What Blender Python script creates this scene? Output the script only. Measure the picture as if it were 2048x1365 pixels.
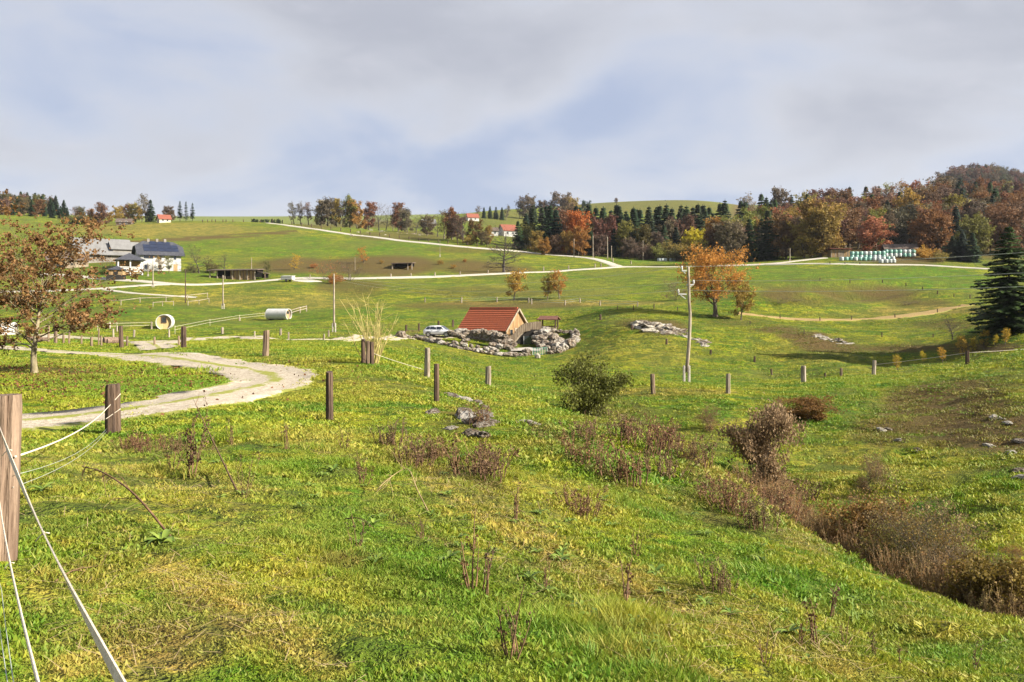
import bpy, bmesh, math, random
import numpy as np
from mathutils import Vector, Matrix, noise as mnoise
for o in list(bpy.data.objects): bpy.data.objects.remove(o)
scene = bpy.context.scene
C = scene.collection
# ---------------------------------------------------------------- camera
cd = bpy.data.cameras.new('camera'); cam = bpy.data.objects.new('camera', cd); C.objects.link(cam)
cd.sensor_width = 36; cd.lens = 36*1774.0/2048; cd.shift_y = -62.5/2048
cd.clip_start = 0.05; cd.clip_end = 6000
cam.location = (0, 0, 1.75); cam.rotation_euler = (math.pi/2, 0, 0)
scene.camera = cam
# ---------------------------------------------------------------- light
SUN_EL, SUN_AZ = math.radians(28), math.radians(108)      # clockwise from straight ahead: right and a little behind
sd = bpy.data.lights.new('sun', 'SUN'); sd.energy = 5.0; sd.angle = math.radians(0.9); sd.color = (1.0, 0.93, 0.80)
sun = bpy.data.objects.new('sun', sd); C.objects.link(sun)
sv = Vector((math.sin(SUN_AZ)*math.cos(SUN_EL), math.cos(SUN_AZ)*math.cos(SUN_EL), math.sin(SUN_EL)))
sun.rotation_euler = sv.to_track_quat('Z', 'Y').to_euler(); sun.location = sv*60+Vector((0, 0, 20))
vs = scene.view_settings
vs.view_transform = 'Standard'; vs.look = 'None'; vs.exposure = 1.55; vs.gamma = 1; vs.use_curve_mapping = False
class NT:
    """small node-tree writer"""
    def __init__(s, tree): s.t = tree; s.l = tree.links
    def n(s, typ, **kw):
        nd = s.t.nodes.new(typ)
        for k, v in kw.items():
            if k.startswith('_'): setattr(nd, k[1:], v)
        for k, v in kw.items():
            if k.startswith('_'): continue
            key = int(k[1:]) if k[0] == 'i' and k[1:].isdigit() else k.replace('__', ' ')
            s.set(nd.inputs[key], v)
        return nd
    def set(s, inp, v):
        if isinstance(v, bpy.types.NodeSocket): s.l.new(v, inp)
        elif isinstance(v, bpy.types.Node): s.l.new(v.outputs[0], inp)
        elif isinstance(v, (tuple, list)) and len(v) == 3 and inp.type == 'RGBA': inp.default_value = (*v, 1)
        else: inp.default_value = v
    def math(s, op, a, b=0.0, clamp=False):
        nd = s.t.nodes.new('ShaderNodeMath'); nd.operation = op; nd.use_clamp = clamp
        s.set(nd.inputs[0], a); s.set(nd.inputs[1], b); return nd.outputs[0]
    def mix(s, fac, a, b, blend='MIX'):
        nd = s.t.nodes.new('ShaderNodeMix'); nd.data_type = 'RGBA'; nd.blend_type = blend; nd.clamp_factor = True
        s.set(nd.inputs[0], fac); s.set(nd.inputs[6], a); s.set(nd.inputs[7], b); return nd.outputs[2]
    def ramp(s, fac, lo, hi, a=0.0, b=1.0):
        nd = s.t.nodes.new('ShaderNodeMapRange'); nd.interpolation_type = 'SMOOTHSTEP'
        s.set(nd.inputs[0], fac); nd.inputs[1].default_value = lo; nd.inputs[2].default_value = hi
        nd.inputs[3].default_value = a; nd.inputs[4].default_value = b; return nd.outputs[0]
    def noise(s, vec, scale, detail=3, rough=0.55, dist=0.0):
        nd = s.n('ShaderNodeTexNoise', Vector=vec, Scale=scale, Detail=detail, Roughness=rough, Distortion=dist)
        return nd.outputs[0]
    def scale(s, vec, v):
        nd = s.n('ShaderNodeMapping', Vector=vec); nd.inputs['Scale'].default_value = v; return nd.outputs[0]
SKY_X, SKY_Y = 31.0, -9.0
# ---------------------------------------------------------------- sky: high broken cloud over clear air
world = bpy.data.worlds.new('World'); scene.world = world; world.use_nodes = True
w = NT(world.node_tree); world.node_tree.nodes.clear()
sky = w.n('ShaderNodeTexSky', _sky_type='NISHITA', _sun_disc=False, _sun_elevation=SUN_EL, _sun_rotation=SUN_AZ, _air_density=1.0, _dust_density=1.0, _ozone_density=2.0)
tc = w.n('ShaderNodeTexCoord').outputs['Generated']
sp = w.n('ShaderNodeSeparateXYZ', Vector=tc)
zz = w.math('MAXIMUM', sp.outputs[2], 0.0)
den = w.math('ADD', zz, 0.34)
uv = w.n('ShaderNodeCombineXYZ', X=w.math('DIVIDE', sp.outputs[0], den), Y=w.math('DIVIDE', sp.outputs[1], den), Z=0.0).outputs[0]
mpv = w.n('ShaderNodeMapping', Vector=uv); mpv.inputs['Location'].default_value = (SKY_X, SKY_Y, 0); uv = mpv.outputs[0]
big = w.noise(uv, 0.75, 2, 0.5, 0.5)
mid = w.noise(uv, 1.9, 4, 0.5, 0.6)
fine = w.noise(uv, 5.5, 5, 0.55, 0.5)
thick = w.math('ADD', w.math('MULTIPLY', big, 0.52), w.math('ADD', w.math('MULTIPLY', mid, 0.40), w.math('MULTIPLY', fine, 0.10)))
cover = w.ramp(thick, 0.40, 0.56, 0.25, 1.0)
ccol = w.mix(w.ramp(thick, 0.43, 0.62), (0.74, 0.76, 0.82), (0.46, 0.485, 0.565))
ccol = w.mix(w.ramp(fine, 0.48, 0.78, 0, 0.40), ccol, (0.72, 0.73, 0.80))
ccol = w.mix(w.ramp(zz, 0.03, 0.20, 0.62, 0.0), ccol, (0.80, 0.82, 0.88))
clear = w.mix(1.0, sky.outputs[0], (0.07, 0.07, 0.07), 'MULTIPLY')
clear = w.mix(0.7, clear, (0.37, 0.48, 0.76))
skyc = w.mix(cover, clear, ccol)
bg = w.n('ShaderNodeBackground', Color=skyc, Strength=0.355)
w.n('ShaderNodeOutputWorld', Surface=bg)
F = 1774.0; HY = 620.0; CX = 1024.0; CAMZ = 1.75
# ---------------------------------------------------------------- terrain
# survey points: (column, row, metres ahead) read off the photograph; turned into azimuth / log distance / slope
SURV = [
 (-400,1365,4.2),(0,1365,4.3),(500,1365,4.35),(1024,1365,4.4),(1500,1365,4.9),(2048,1365,6.0),(2500,1365,6.8),
 (-400,1120,6.4),(10,1100,6.2),(250,960,10),(250,1100,6.9),(500,1100,7.2),(500,950,11),(800,1100,7.7),(1024,1100,8.2),(1250,1150,8.2),(1500,1150,9.0),(1750,1250,8.6),
 (225,868,16.5),(-300,860,17),(60,870,16.6),(655,842,19.5),(450,800,22.5),(500,870,15.5),(800,860,18),(800,950,12.5),
 (1024,950,13.4),(1024,860,19.5),(1200,1000,12.8),(1200,900,18.5),(1350,1000,15.0),(1350,920,20),
 (2048,1240,9.5),(2400,1330,9.0),(1800,1168,11.3),(1640,1080,14.2),(1470,965,20.5),(1350,880,26),(1250,842,31),
 # ditch bottom (hidden behind the edge of the near slope)
 (2400,1400,12.0),(2048,1282,13.2),(1800,1190,16.4),(1640,1102,20.0),(1480,985,27.0),(1330,880,37),(1190,829,36),
 # slope beyond the ditch
 (2000,1090,18),(2300,1150,16),(2000,1000,22.5),(2300,1000,22),(2000,900,30.5),(1800,1000,25.5),(1800,900,34.5),(1650,950,31),(1650,850,41),
 (2000,820,39),(2300,830,33),(1850,810,46),(2048,760,47),(1500,860,39),
 (1306,787,46),(1456,786,47),(1400,800,44),(1607,766,54),(1747,751,61),(1935,732,60),(2048,697,70),(2200,670,75),(2500,650,75),
 # terrace with loop track
 (630,772,27.5),(350,770,28),(68,747,31),(-300,740,33),(0,697,46),(500,735,35),(530,713,39),(300,710,44),(367,697,45),(735,729,33),
 (854,756,34),(874,806,25),(976,773,44),(930,825,22.5),(1100,820,31),(1050,790,39),(800,780,27),
 # bowl beyond the terrace
 (735,703,58),(600,690,68),(330,687,72),(100,680,75),(-300,680,75),(668,676,92),(450,680,85),(100,670,92),
 (976,760,66),(976,735,92),(860,715,80),(1100,765,64),(1200,770,60),(1372,771,60),(1400,786,70),(1500,790,64),(1500,774,80),(1600,782,68),(1600,764,84),(1750,762,76),(1750,740,92),(1935,748,74),(1935,716,92),(2048,714,82),
 (1100,735,92),(1250,740,92),(1400,740,95),(1550,740,98),
 (820,673,125),(880,669,130),(1000,713,115),(1100,712,115),(1000,672,131),(1155,700,117),(1090,658,134),(1200,670,120),(1160,660,128),
 (1201,638,128),(1300,655,118),(1300,625,132),(1430,634,132),(1350,690,106),(1450,700,104),(1400,665,116),(1550,710,100),(1550,660,118),(1700,715,92),(1700,690,108),(1700,667,120),(1850,705,94),(1900,680,106),
 (1990,655,95),(2048,660,92),(2200,640,95),(1950,640,120),(1950,610,140),
 (1550,632,140),(1700,638,138),(1700,618,148),(1720,590,166),(1650,570,178),(1850,600,155),(1900,562,195),(1700,545,215),(1550,560,190),(1480,600,152),
 # mid meadow
 (328,658,132),(400,632,158),(250,640,150),(100,640,150),(-200,640,150),(550,640,158),(700,640,145),(700,615,175),(850,625,160),(850,600,185),(1000,605,170),(1000,575,205),(1150,600,172),(1150,570,205),(1300,600,165),(1300,570,195),(1300,545,235),(1420,560,195),
 (1000,612,168),(950,640,148),(700,580,205),(550,600,185),(300,605,175),(300,582,195),(100,575,205),(-200,570,205),
 # farm level and road level
 (300,566,208),(305,542,232),(200,530,245),(100,545,230),(-200,545,230),(470,556,228),(400,545,235),(600,562,215),(750,552,230),(650,545,240),(850,555,232),(1000,548,240),(1230,535,262),(1120,543,250),
 # bank and upper meadow
 (600,520,262),(800,525,258),(950,522,268),(470,510,285),(300,505,290),(600,490,320),(800,492,315),(980,498,308),(1170,516,284),(740,470,365),(400,480,350),(200,480,340),(560,449,440),
 (150,465,400),(-100,460,400),(0,440,470),(-300,440,470),(300,445,440),(400,443,455),(500,444,452),(650,452,420),(750,462,400),(850,470,390),(950,480,360),(1050,500,320),
 # behind the crest
 (300,448,540),(500,450,560),(100,432,560),(0,425,600),(-300,425,600),(650,456,560),(800,468,520),(950,470,500),(1010,468,470),(850,447,640),(940,437,700),(960,448,620),
 (0,440,1500),(300,450,1500),(600,452,1500),(850,445,1200),(1000,420,1000),(-400,440,1500),
 # forest edge and hills on the right
 (1100,512,300),(1250,514,305),(1400,516,300),(1300,524,285),(1550,517,272),(1700,516,250),(1590,517,262),(1820,518,250),(1900,530,240),(2048,530,235),(2300,535,235),(1750,527,240),(1600,528,245),
 (1250,505,400),(1400,500,390),(1100,500,400),(1550,490,330),(1700,480,330),(1850,475,320),(2048,470,310),(2300,470,310),
 (1550,462,390),(1700,445,400),(1850,430,410),(2000,425,420),(2300,420,420),(1480,475,360),
 (1550,470,520),(1800,440,560),(2000,430,560),(2300,430,560),
 (1320,402,1150),(1430,404,1150),(1200,408,1100),(1100,425,950),(1300,450,800),(1100,460,700),(1450,440,800),(1600,440,1000),(1320,420,1800),(1100,430,1800),
 (1980,372,980),(2100,365,980),(1880,395,980),(2300,370,980),(1750,420,980),(2000,380,1500),(1700,420,1500),(2300,390,1800),
]
def polar(x, y): return np.arctan2(x, y), np.log(np.hypot(x, y))
KA = 3.2
def _fit():
    P = []
    for px, py, Y in SURV:
        X = (px-CX)/F*Y; r = math.hypot(X, Y)
        P.append((math.atan2(X, Y)*KA, math.log(r), (HY-py)/F*Y/r))
    for a in (-1.25,-1.9,-2.5,-3.14159,1.25,1.9,2.5,3.14159):     # round the photographer's back
        right = a > 0 and a < 2.2
        for r, z in ((4.3,-1.8 if not right else -2.5),(9,-2.0 if not right else -3.6),(25,-2.4),(80,-3.0),(250,2.0),(600,10.),(1800,20.)):
            P.append((a*KA, math.log(r), z/r))
    P = np.array(P)
    A = P[:, :2]; n = len(A)
    d = np.sqrt(((A[:, None]-A[None])**2).sum(-1)+0.02)
    M = np.zeros((n+3, n+3)); M[:n, :n] = -d + np.eye(n)*-0.004*-1
    M[:n, :n] = d - np.eye(n)*0.01
    M[:n, n] = 1; M[:n, n+1:] = A; M[n, :n] = 1; M[n+1:, :n] = A.T
    rhs = np.zeros(n+3); rhs[:n] = P[:, 2]
    w = np.linalg.solve(M, rhs)
    return A, w
_A, _w = _fit()
def slope_at(a, lr):
    sh = a.shape; q = np.stack([a.ravel()*KA, lr.ravel()], 1); out = np.empty(len(q)); n = len(_A)
    for i in range(0, len(q), 20000):
        c = q[i:i+20000]
        d = np.sqrt((c[:, 0:1]-_A[:, 0])**2+(c[:, 1:2]-_A[:, 1])**2+0.02)
        out[i:i+20000] = d@_w[:n]+_w[n]+c@_w[n+1:]
    return out.reshape(sh)
def _hash(ix, iy, s):
    h = (ix.astype(np.int64)*374761393+iy.astype(np.int64)*668265263+s*1442695041) & 0x7fffffff
    h = ((h ^ (h >> 13))*1274126177) & 0x7fffffff
    return ((h ^ (h >> 16)) & 0xffff)/65535.0
def vnoise(x, y, s=0):
    ix = np.floor(x); iy = np.floor(y); fx = x-ix; fy = y-iy
    fx = fx*fx*(3-2*fx); fy = fy*fy*(3-2*fy)
    a = _hash(ix, iy, s); b = _hash(ix+1, iy, s); c = _hash(ix, iy+1, s); d = _hash(ix+1, iy+1, s)
    return (a*(1-fx)+b*fx)*(1-fy)+(c*(1-fx)+d*fx)*fy-0.5
def sstep(a, b, x):
    t = np.clip((x-a)/(b-a), 0, 1); return t*t*(3-2*t)
R0, R1, NR = 0.6, 2600.0, 500
FA = 0.66
def _cols():
    f = np.linspace(-FA, FA, 640)
    l = np.linspace(-math.pi, -FA, 60)[:-1]; r = np.linspace(FA, math.pi, 60)[1:]
    return np.concatenate([l, f, r])
AZ = _cols(); LR = np.linspace(math.log(R0), math.log(R1), NR)
def build_grid():
    a, lr = np.meshgrid(AZ, LR); r = np.exp(lr)
    lrc = np.maximum(lr, math.log(4.3)); rc = np.exp(lrc)
    z = slope_at(a, lrc)*rc
    w = np.clip(r/4.3, 0, 1)**1.5
    z = z*w+(-1.72)*(1-w)
    x = r*np.sin(a); y = r*np.cos(a)
    def n(sc, amp, s, fade): return vnoise(x/sc, y/sc, s)*amp*(1-sstep(fade*.5, fade, r))
    flat = 1-.75*sstep(12,20,r)*(1-sstep(45,60,r))*(1-sstep(-.12,-.02,a))        # the mown terrace with the track stays even
    z += (n(0.42,.075,1,22)+n(1.3,.17,2,60)+n(4.2,.26,3,170))*flat+n(16,.55,4,600)*sstep(6,40,r)*flat
    ca, sa = math.cos(.9), math.sin(.9); u = x*ca-y*sa; v = x*sa+y*ca                # swales and cattle treads
    z += vnoise(u/4.5, v/1.1, 11)*.15*(1-sstep(30,60,r))*flat+vnoise(x/3.0, y/.9, 12)*.55*sstep(.28,.42,a)*sstep(18,26,r)*(1-sstep(52,70,r))+vnoise(x/6, y/2.2, 13)*.55*sstep(70,95,r)*(1-sstep(140,200,r))
    for px, Y, rx, ry, dz in ((1715,166,12,6,-4.2),(1715,182,18,5,1.6),(1550,152,8,6,2.0),(1640,150,7,4,1.4),(1850,158,10,5,1.8),(910,188,14,6,-1.2),(700,203,9,6,-1.8),(600,255,30,5,-1.2),(850,252,30,5,-1.0),(1310,119,7,4,1.0),(1850,98,14,5,-1.2),(1660,108,9,4,-.8),(1040,176,12,4,-.8)):
        z += dz*np.exp(-((x-(px-CX)/F*Y)/rx)**2-((y-Y)/ry)**2)
    z += vnoise(x/60, y/60, 5)*1.2*sstep(80,300,r)*(1-sstep(600,1200,r))
    return x, y, z+CAMZ
GX, GY, GZ = build_grid()
def H(x, y):
    x = np.asarray(x, float); y = np.asarray(y, float)
    a = np.arctan2(x, y); lr = np.log(np.maximum(np.hypot(x, y), R0))
    ci = np.interp(a, AZ, np.arange(len(AZ))); ri = (lr-LR[0])/(LR[1]-LR[0])
    ci = np.clip(ci, 0, len(AZ)-1.001); ri = np.clip(ri, 0, NR-1.001)
    c0 = ci.astype(int); r0 = ri.astype(int); fc = ci-c0; fr = ri-r0
    return (GZ[r0, c0]*(1-fc)+GZ[r0, c0+1]*fc)*(1-fr)+(GZ[r0+1, c0]*(1-fc)+GZ[r0+1, c0+1]*fc)*fr
def gz(x, y): return float(H(x, y))
_YS = np.exp(np.linspace(math.log(2.5), math.log(2400), 3000))
def hit(px, py, near=0, far=1e9):
    """first ground point on the sight line through a photo pixel"""
    x = (px-CX)/F*_YS; z = CAMZ+(HY-py)/F*_YS
    g = H(x, _YS); ok = np.where((g >= z) & (_YS > near))[0]
    if len(ok) == 0 or _YS[ok[0]] > far:
        s = (_YS > near) & (_YS < far); k = np.where(s)[0][np.argmin(np.abs(g-z)[s]/_YS[s])]
    else: k = ok[0]
    Y = _YS[k]; return ((px-CX)/F*Y, Y, float(g[k]))
def col(px, Y):
    x = (px-CX)/F*Y; return (x, Y, gz(x, Y))
# ---------------------------------------------------------------- mesh and object helpers
def setp(o, label=None, cat=None, group=None, kind=None):
    if label: o['label'] = label
    if cat: o['category'] = cat
    if group: o['group'] = group
    if kind: o['kind'] = kind
    return o
def link(o, parent=None):
    C.objects.link(o)
    if parent is not None: o.parent = parent
    return o
def mesh_np(name, v, f, mat=None, smooth=False, attrs=None, uv=None):
    """v (n,3); f (m,k) with one polygon size k, or a list of such arrays"""
    fs = f if isinstance(f, list) else [f]
    fs = [np.asarray(a, np.int32) for a in fs if len(a)]
    me = bpy.data.meshes.new(name); v = np.asarray(v, np.float32)
    me.vertices.add(len(v)); me.vertices.foreach_set('co', v.ravel())
    nl = sum(a.size for a in fs); npol = sum(len(a) for a in fs)
    me.loops.add(nl); me.polygons.add(npol)
    me.loops.foreach_set('vertex_index', np.concatenate([a.ravel() for a in fs]))
    cnt = np.concatenate([np.full(len(a), a.shape[1], np.int32) for a in fs])
    st = np.concatenate([[0], np.cumsum(cnt)[:-1]]).astype(np.int32)
    me.polygons.foreach_set('loop_start', st)
    if uv is not None:
        ul = me.uv_layers.new(name='UVMap'); idx = np.concatenate([a.ravel() for a in fs])
        ul.data.foreach_set('uv', np.asarray(uv, np.float32)[idx].ravel())
    me.update(calc_edges=True)
    if attrs:
        for k, a in attrs.items():
            at = me.attributes.new(k, 'FLOAT', 'POINT'); at.data.foreach_set('value', np.asarray(a, np.float32))
    if smooth: me.polygons.foreach_set('use_smooth', np.ones(npol, bool))
    if mat: me.materials.append(mat)
    return me
def obj(name, me, parent=None): return link(bpy.data.objects.new(name, me), parent)
def empty(name, loc, rz=0.0):
    o = bpy.data.objects.new(name, None); o.empty_display_size = 0.3; C.objects.link(o)
    o.location = loc; o.rotation_euler = (0, 0, rz); return o
class MB:
    """collects boxes, bars, tubes and free polygons into one mesh"""
    def __init__(s): s.v = []; s.f = []
    def poly(s, pts, faces):
        n = len(s.v); s.v += [tuple(p) for p in pts]; s.f += [tuple(i+n for i in f) for f in faces]; return s
    def box(s, x0, x1, y0, y1, z0, z1):
        return s.poly([(x0,y0,z0),(x1,y0,z0),(x1,y1,z0),(x0,y1,z0),(x0,y0,z1),(x1,y0,z1),(x1,y1,z1),(x0,y1,z1)],
                      [(0,3,2,1),(4,5,6,7),(0,1,5,4),(1,2,6,5),(2,3,7,6),(3,0,4,7)])
    def slab(s, q, th):
        """quad q (counter-clockwise seen from outside) thickened inwards"""
        a = [Vector(p) for p in q]; n = (a[1]-a[0]).cross(a[2]-a[0]).normalized()*th
        k = len(a); pts = a+[p-n for p in a]
        return s.poly(pts, [tuple(range(k)), tuple(range(2*k-1, k-1, -1))]+[((i+1) % k, i, i+k, (i+1) % k+k) for i in range(k)])
    def bar(s, a, b, w, h=None, up=(0,0,1)):
        a = Vector(a); b = Vector(b); h = h or w; d = (b-a).normalized(); u = Vector(up)
        if abs(d.dot(u)) > .97: u = Vector((1,0,0))
        sx = d.cross(u).normalized()*w/2; sy = sx.cross(d).normalized()*h/2
        p = [a-sx-sy, a+sx-sy, a+sx+sy, a-sx+sy]; p += [q+(b-a) for q in p]
        return s.poly(p, [(0,3,2,1),(4,5,6,7),(0,1,5,4),(1,2,6,5),(2,3,7,6),(3,0,4,7)])
    def tube(s, pts, rad, n=8, cap=True, jit=0.0, rng=random):
        pts = [Vector(p) for p in pts]; R = rad if isinstance(rad, (list, tuple)) else [rad]*len(pts)
        n0 = len(s.v); ref = None
        for i, p in enumerate(pts):
            d = (pts[min(i+1, len(pts)-1)]-pts[max(i-1, 0)]).normalized()
            if ref is None: ref = Vector((1,0,0)) if abs(d.x) < .8 else Vector((0,1,0))
            ref = (ref-d*ref.dot(d)).normalized(); b = d.cross(ref)
            for k in range(n):
                t = 2*math.pi*k/n; r = R[i]*(1+jit*(rng.random()-.5))
                s.v.append(tuple(p+ref*math.cos(t)*r+b*math.sin(t)*r))
        for i in range(len(pts)-1):
            for k in range(n):
                a = n0+i*n+k; c = n0+i*n+(k+1) % n; s.f.append((a, c, c+n, a+n))
        if cap:
            s.f.append(tuple(n0+n-1-k for k in range(n))); s.f.append(tuple(n0+(len(pts)-1)*n+k for k in range(n)))
        return s
    def mesh(s, name, mat=None, smooth=False, bevel=0.0):
        me = bpy.data.meshes.new(name); me.from_pydata(s.v, [], s.f)
        if bevel:
            bm = bmesh.new(); bm.from_mesh(me)
            bmesh.ops.bevel(bm, geom=list(bm.edges), offset=bevel, segments=1, affect='EDGES', clamp_overlap=True)
            bm.to_mesh(me); bm.free()
        if smooth: me.polygons.foreach_set('use_smooth', np.ones(len(me.polygons), bool))
        if mat: me.materials.append(mat)
        return me
    def build(s, name, mat=None, parent=None, smooth=False, bevel=0.0): return obj(name, s.mesh(name, mat, smooth, bevel), parent)
def dup(o, parent=None):
    c = o.copy(); C.objects.link(c); c.parent = parent
    for ch in o.children: dup(ch, c)
    return c
# ---------------------------------------------------------------- materials
def newmat(name):
    m = bpy.data.materials.new(name); m.use_nodes = True; m.node_tree.nodes.clear(); return m, NT(m.node_tree)
def finish(t, color, rough=0.8, bump=None, bstr=0.3, bdist=0.05, spec=0.3, metal=0.0, trans=0.0):
    p = t.n('ShaderNodeBsdfPrincipled', Roughness=rough, Metallic=metal)
    t.set(p.inputs['Base Color'], color); p.inputs['Specular IOR Level'].default_value = spec
    if bump is not None:
        b = t.n('ShaderNodeBump', Strength=bstr, Distance=bdist, Height=bump); t.l.new(b.outputs[0], p.inputs['Normal'])
    out = p.outputs[0]
    if trans:
        tr = t.n('ShaderNodeBsdfTranslucent'); t.set(tr.inputs['Color'], color)
        mx = t.n('ShaderNodeMixShader'); mx.inputs[0].default_value = trans
        t.l.new(out, mx.inputs[1]); t.l.new(tr.outputs[0], mx.inputs[2]); out = mx.outputs[0]
    o = t.n('ShaderNodeOutputMaterial'); t.l.new(out, o.inputs['Surface'])
def simple(name, c0, c1=None, scale=4.0, rough=0.8, stretch=(1,1,1), bstr=0.3, bdist=0.02, spec=0.3, metal=0.0, detail=4, lo=.35, hi=.65):
    """two-tone noise material in object space"""
    m, t = newmat(name); c1 = c1 or tuple(c*0.75 for c in c0)
    tcd = t.n('ShaderNodeTexCoord').outputs['Object']; rnd = t.n('ShaderNodeObjectInfo').outputs['Random']
    off = t.n('ShaderNodeVectorMath', _operation='ADD', i0=tcd); cb = t.n('ShaderNodeCombineXYZ', X=t.math('MULTIPLY', rnd, 37.0), Y=t.math('MULTIPLY', rnd, 11.0)); t.l.new(cb.outputs[0], off.inputs[1])
    v = t.scale(off.outputs[0], stretch)
    n = t.noise(v, scale, detail, .6); n2 = t.noise(v, scale*5.3, 3, .6)
    c = t.mix(t.ramp(n, lo, hi), c0, c1); c = t.mix(t.ramp(n2, .3, .75, 0, .35), c, tuple(x*.55 for x in c1))
    finish(t, c, rough, n2, bstr, bdist, spec, metal); return m
def pos(t): return t.n('ShaderNodeNewGeometry').outputs['Position']
GREEN_A, GREEN_B = (0.058, 0.150, 0.006), (0.272, 0.282, 0.012)
DRY, BROWN, LUSH = (0.40, 0.275, 0.065), (0.105, 0.068, 0.022), (0.062, 0.185, 0.008)
def turf_colour(t, dry, brown, lush, blade=None):
    """meadow colour from where it grows: shared by the soil sheet and the blades on it"""
    p = pos(t)
    n1 = t.noise(p, 0.11, 3, .55, .4); n2 = t.noise(p, 0.75, 4, .6, .3); n3 = t.noise(p, 4.5, 3, .6)
    mp = t.n('ShaderNodeMapping', Vector=p); mp.inputs['Rotation'].default_value = (0, 0, math.radians(52)); mp.inputs['Scale'].default_value = (.22, 1.0, 1.0)
    st = t.noise(mp.outputs[0], 0.85, 4, .6, .5)       # swales running down the fall line
    f = t.math('ADD', t.math('MULTIPLY', n1, .40), t.math('ADD', t.math('MULTIPLY', n2, .30), t.math('ADD', t.math('MULTIPLY', st, .45), t.math('MULTIPLY', n3, .28))))
    c = t.mix(t.ramp(f, .62, .78), GREEN_A, GREEN_B)
    c = t.mix(t.ramp(t.math('ADD', t.math('MULTIPLY', n3, .6), t.math('MULTIPLY', st, .5)), .58, .74, 0, .7), c, (0.30, 0.25, 0.045))
    c = t.mix(t.math('MULTIPLY', lush, t.ramp(n2, .25, .7, 1.0, .45)), c, LUSH)
    dn = t.math('ADD', t.math('MULTIPLY', dry, 1.25), t.ramp(t.math('ADD', t.math('MULTIPLY', n2, .6), t.math('MULTIPLY', n3, .5)), .52, .80, 0, .55))
    c = t.mix(t.math('MULTIPLY', dn, t.ramp(n3, .2, .8, .45, 1.0)), c, DRY)
    c = t.mix(t.math('MULTIPLY', brown, t.ramp(t.math('ADD', t.math('MULTIPLY', n2, .5), t.math('MULTIPLY', n3, .5)), .36, .54, .22, 1.3)), c, BROWN)
    return c, n2, n3, p
def attr(t, name, inst=False):
    a = t.n('ShaderNodeAttribute', _attribute_name=name, _attribute_type='INSTANCER' if inst else 'GEOMETRY'); return a.outputs['Fac']
M = {}
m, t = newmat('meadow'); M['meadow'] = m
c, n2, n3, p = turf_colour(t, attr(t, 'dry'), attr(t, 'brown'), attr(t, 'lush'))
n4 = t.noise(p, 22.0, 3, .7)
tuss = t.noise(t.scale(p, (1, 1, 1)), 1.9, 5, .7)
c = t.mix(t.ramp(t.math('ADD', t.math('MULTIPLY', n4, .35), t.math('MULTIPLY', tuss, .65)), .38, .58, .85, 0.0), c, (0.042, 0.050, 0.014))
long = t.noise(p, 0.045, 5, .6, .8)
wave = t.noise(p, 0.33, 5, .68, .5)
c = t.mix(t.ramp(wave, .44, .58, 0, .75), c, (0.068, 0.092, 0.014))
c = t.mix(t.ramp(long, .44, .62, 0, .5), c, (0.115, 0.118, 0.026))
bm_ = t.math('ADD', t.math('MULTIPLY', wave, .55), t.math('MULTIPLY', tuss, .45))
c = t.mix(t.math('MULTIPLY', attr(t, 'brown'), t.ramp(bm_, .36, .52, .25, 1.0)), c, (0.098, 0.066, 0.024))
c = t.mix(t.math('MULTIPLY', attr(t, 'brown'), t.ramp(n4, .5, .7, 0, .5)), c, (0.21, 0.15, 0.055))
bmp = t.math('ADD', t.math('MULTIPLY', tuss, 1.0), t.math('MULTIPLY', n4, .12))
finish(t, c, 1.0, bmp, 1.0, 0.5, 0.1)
m, t = newmat('grass_blades'); M['blades'] = m
c, n2, n3, p = turf_colour(t, attr(t, 'dry', True), attr(t, 'brown', True), attr(t, 'lush', True))
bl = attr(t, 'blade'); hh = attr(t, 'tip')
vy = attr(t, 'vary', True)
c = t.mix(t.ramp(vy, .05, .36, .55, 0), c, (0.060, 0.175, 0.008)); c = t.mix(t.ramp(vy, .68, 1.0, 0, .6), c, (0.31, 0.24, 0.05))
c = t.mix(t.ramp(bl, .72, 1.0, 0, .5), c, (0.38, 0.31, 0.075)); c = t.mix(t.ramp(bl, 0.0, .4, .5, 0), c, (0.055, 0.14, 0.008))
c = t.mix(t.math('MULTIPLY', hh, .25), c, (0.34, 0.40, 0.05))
finish(t, c, .6, spec=.25, trans=.3)
# gravel roads: pale crushed limestone, grass creeping in along the crown and verges (uv.x runs across)
def gravel(name, pale, dark, crown, edge):
    m, t = newmat(name); p = pos(t); uvn = t.n('ShaderNodeUVMap', _uv_map='UVMap').outputs[0]
    u = t.n('ShaderNodeSeparateXYZ', Vector=uvn).outputs[0]
    n1 = t.noise(p, 1.1, 4, .65); n2 = t.noise(p, 7.0, 4, .7); n3 = t.noise(p, 45.0, 2, .6)
    c = t.mix(t.ramp(n2, .3, .7), pale, dark); c = t.mix(t.ramp(n3, .45, .68, 0, .8), c, tuple(x*.35 for x in dark))
    k = t.math('ABSOLUTE', t.math('SUBTRACT', u, 0.5))
    g = t.math('ADD', t.math('MULTIPLY', t.ramp(k, 0.02, 0.13, 1, 0), crown), t.math('MULTIPLY', t.ramp(k, 0.36, 0.5), edge))
    g = t.math('ADD', g, t.math('SUBTRACT', t.math('ADD', t.math('MULTIPLY', n1, 1.5), t.math('MULTIPLY', n2, .9)), 1.28))
    c = t.mix(t.ramp(g, .18, .42), c, (0.23, 0.235, 0.05)); finish(t, c, .95, t.math('ADD', n2, t.math('MULTIPLY', n3, .6)), .8, .03, .1); return m
M['gravel'] = gravel('crushed_limestone', (0.56, 0.49, 0.385), (0.34, 0.28, 0.205), 0.52, 0.80)
M['gravel_far'] = gravel('far_limestone', (0.52, 0.48, 0.41), (0.42, 0.38, 0.31), 0.1, 0.25)
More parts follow.
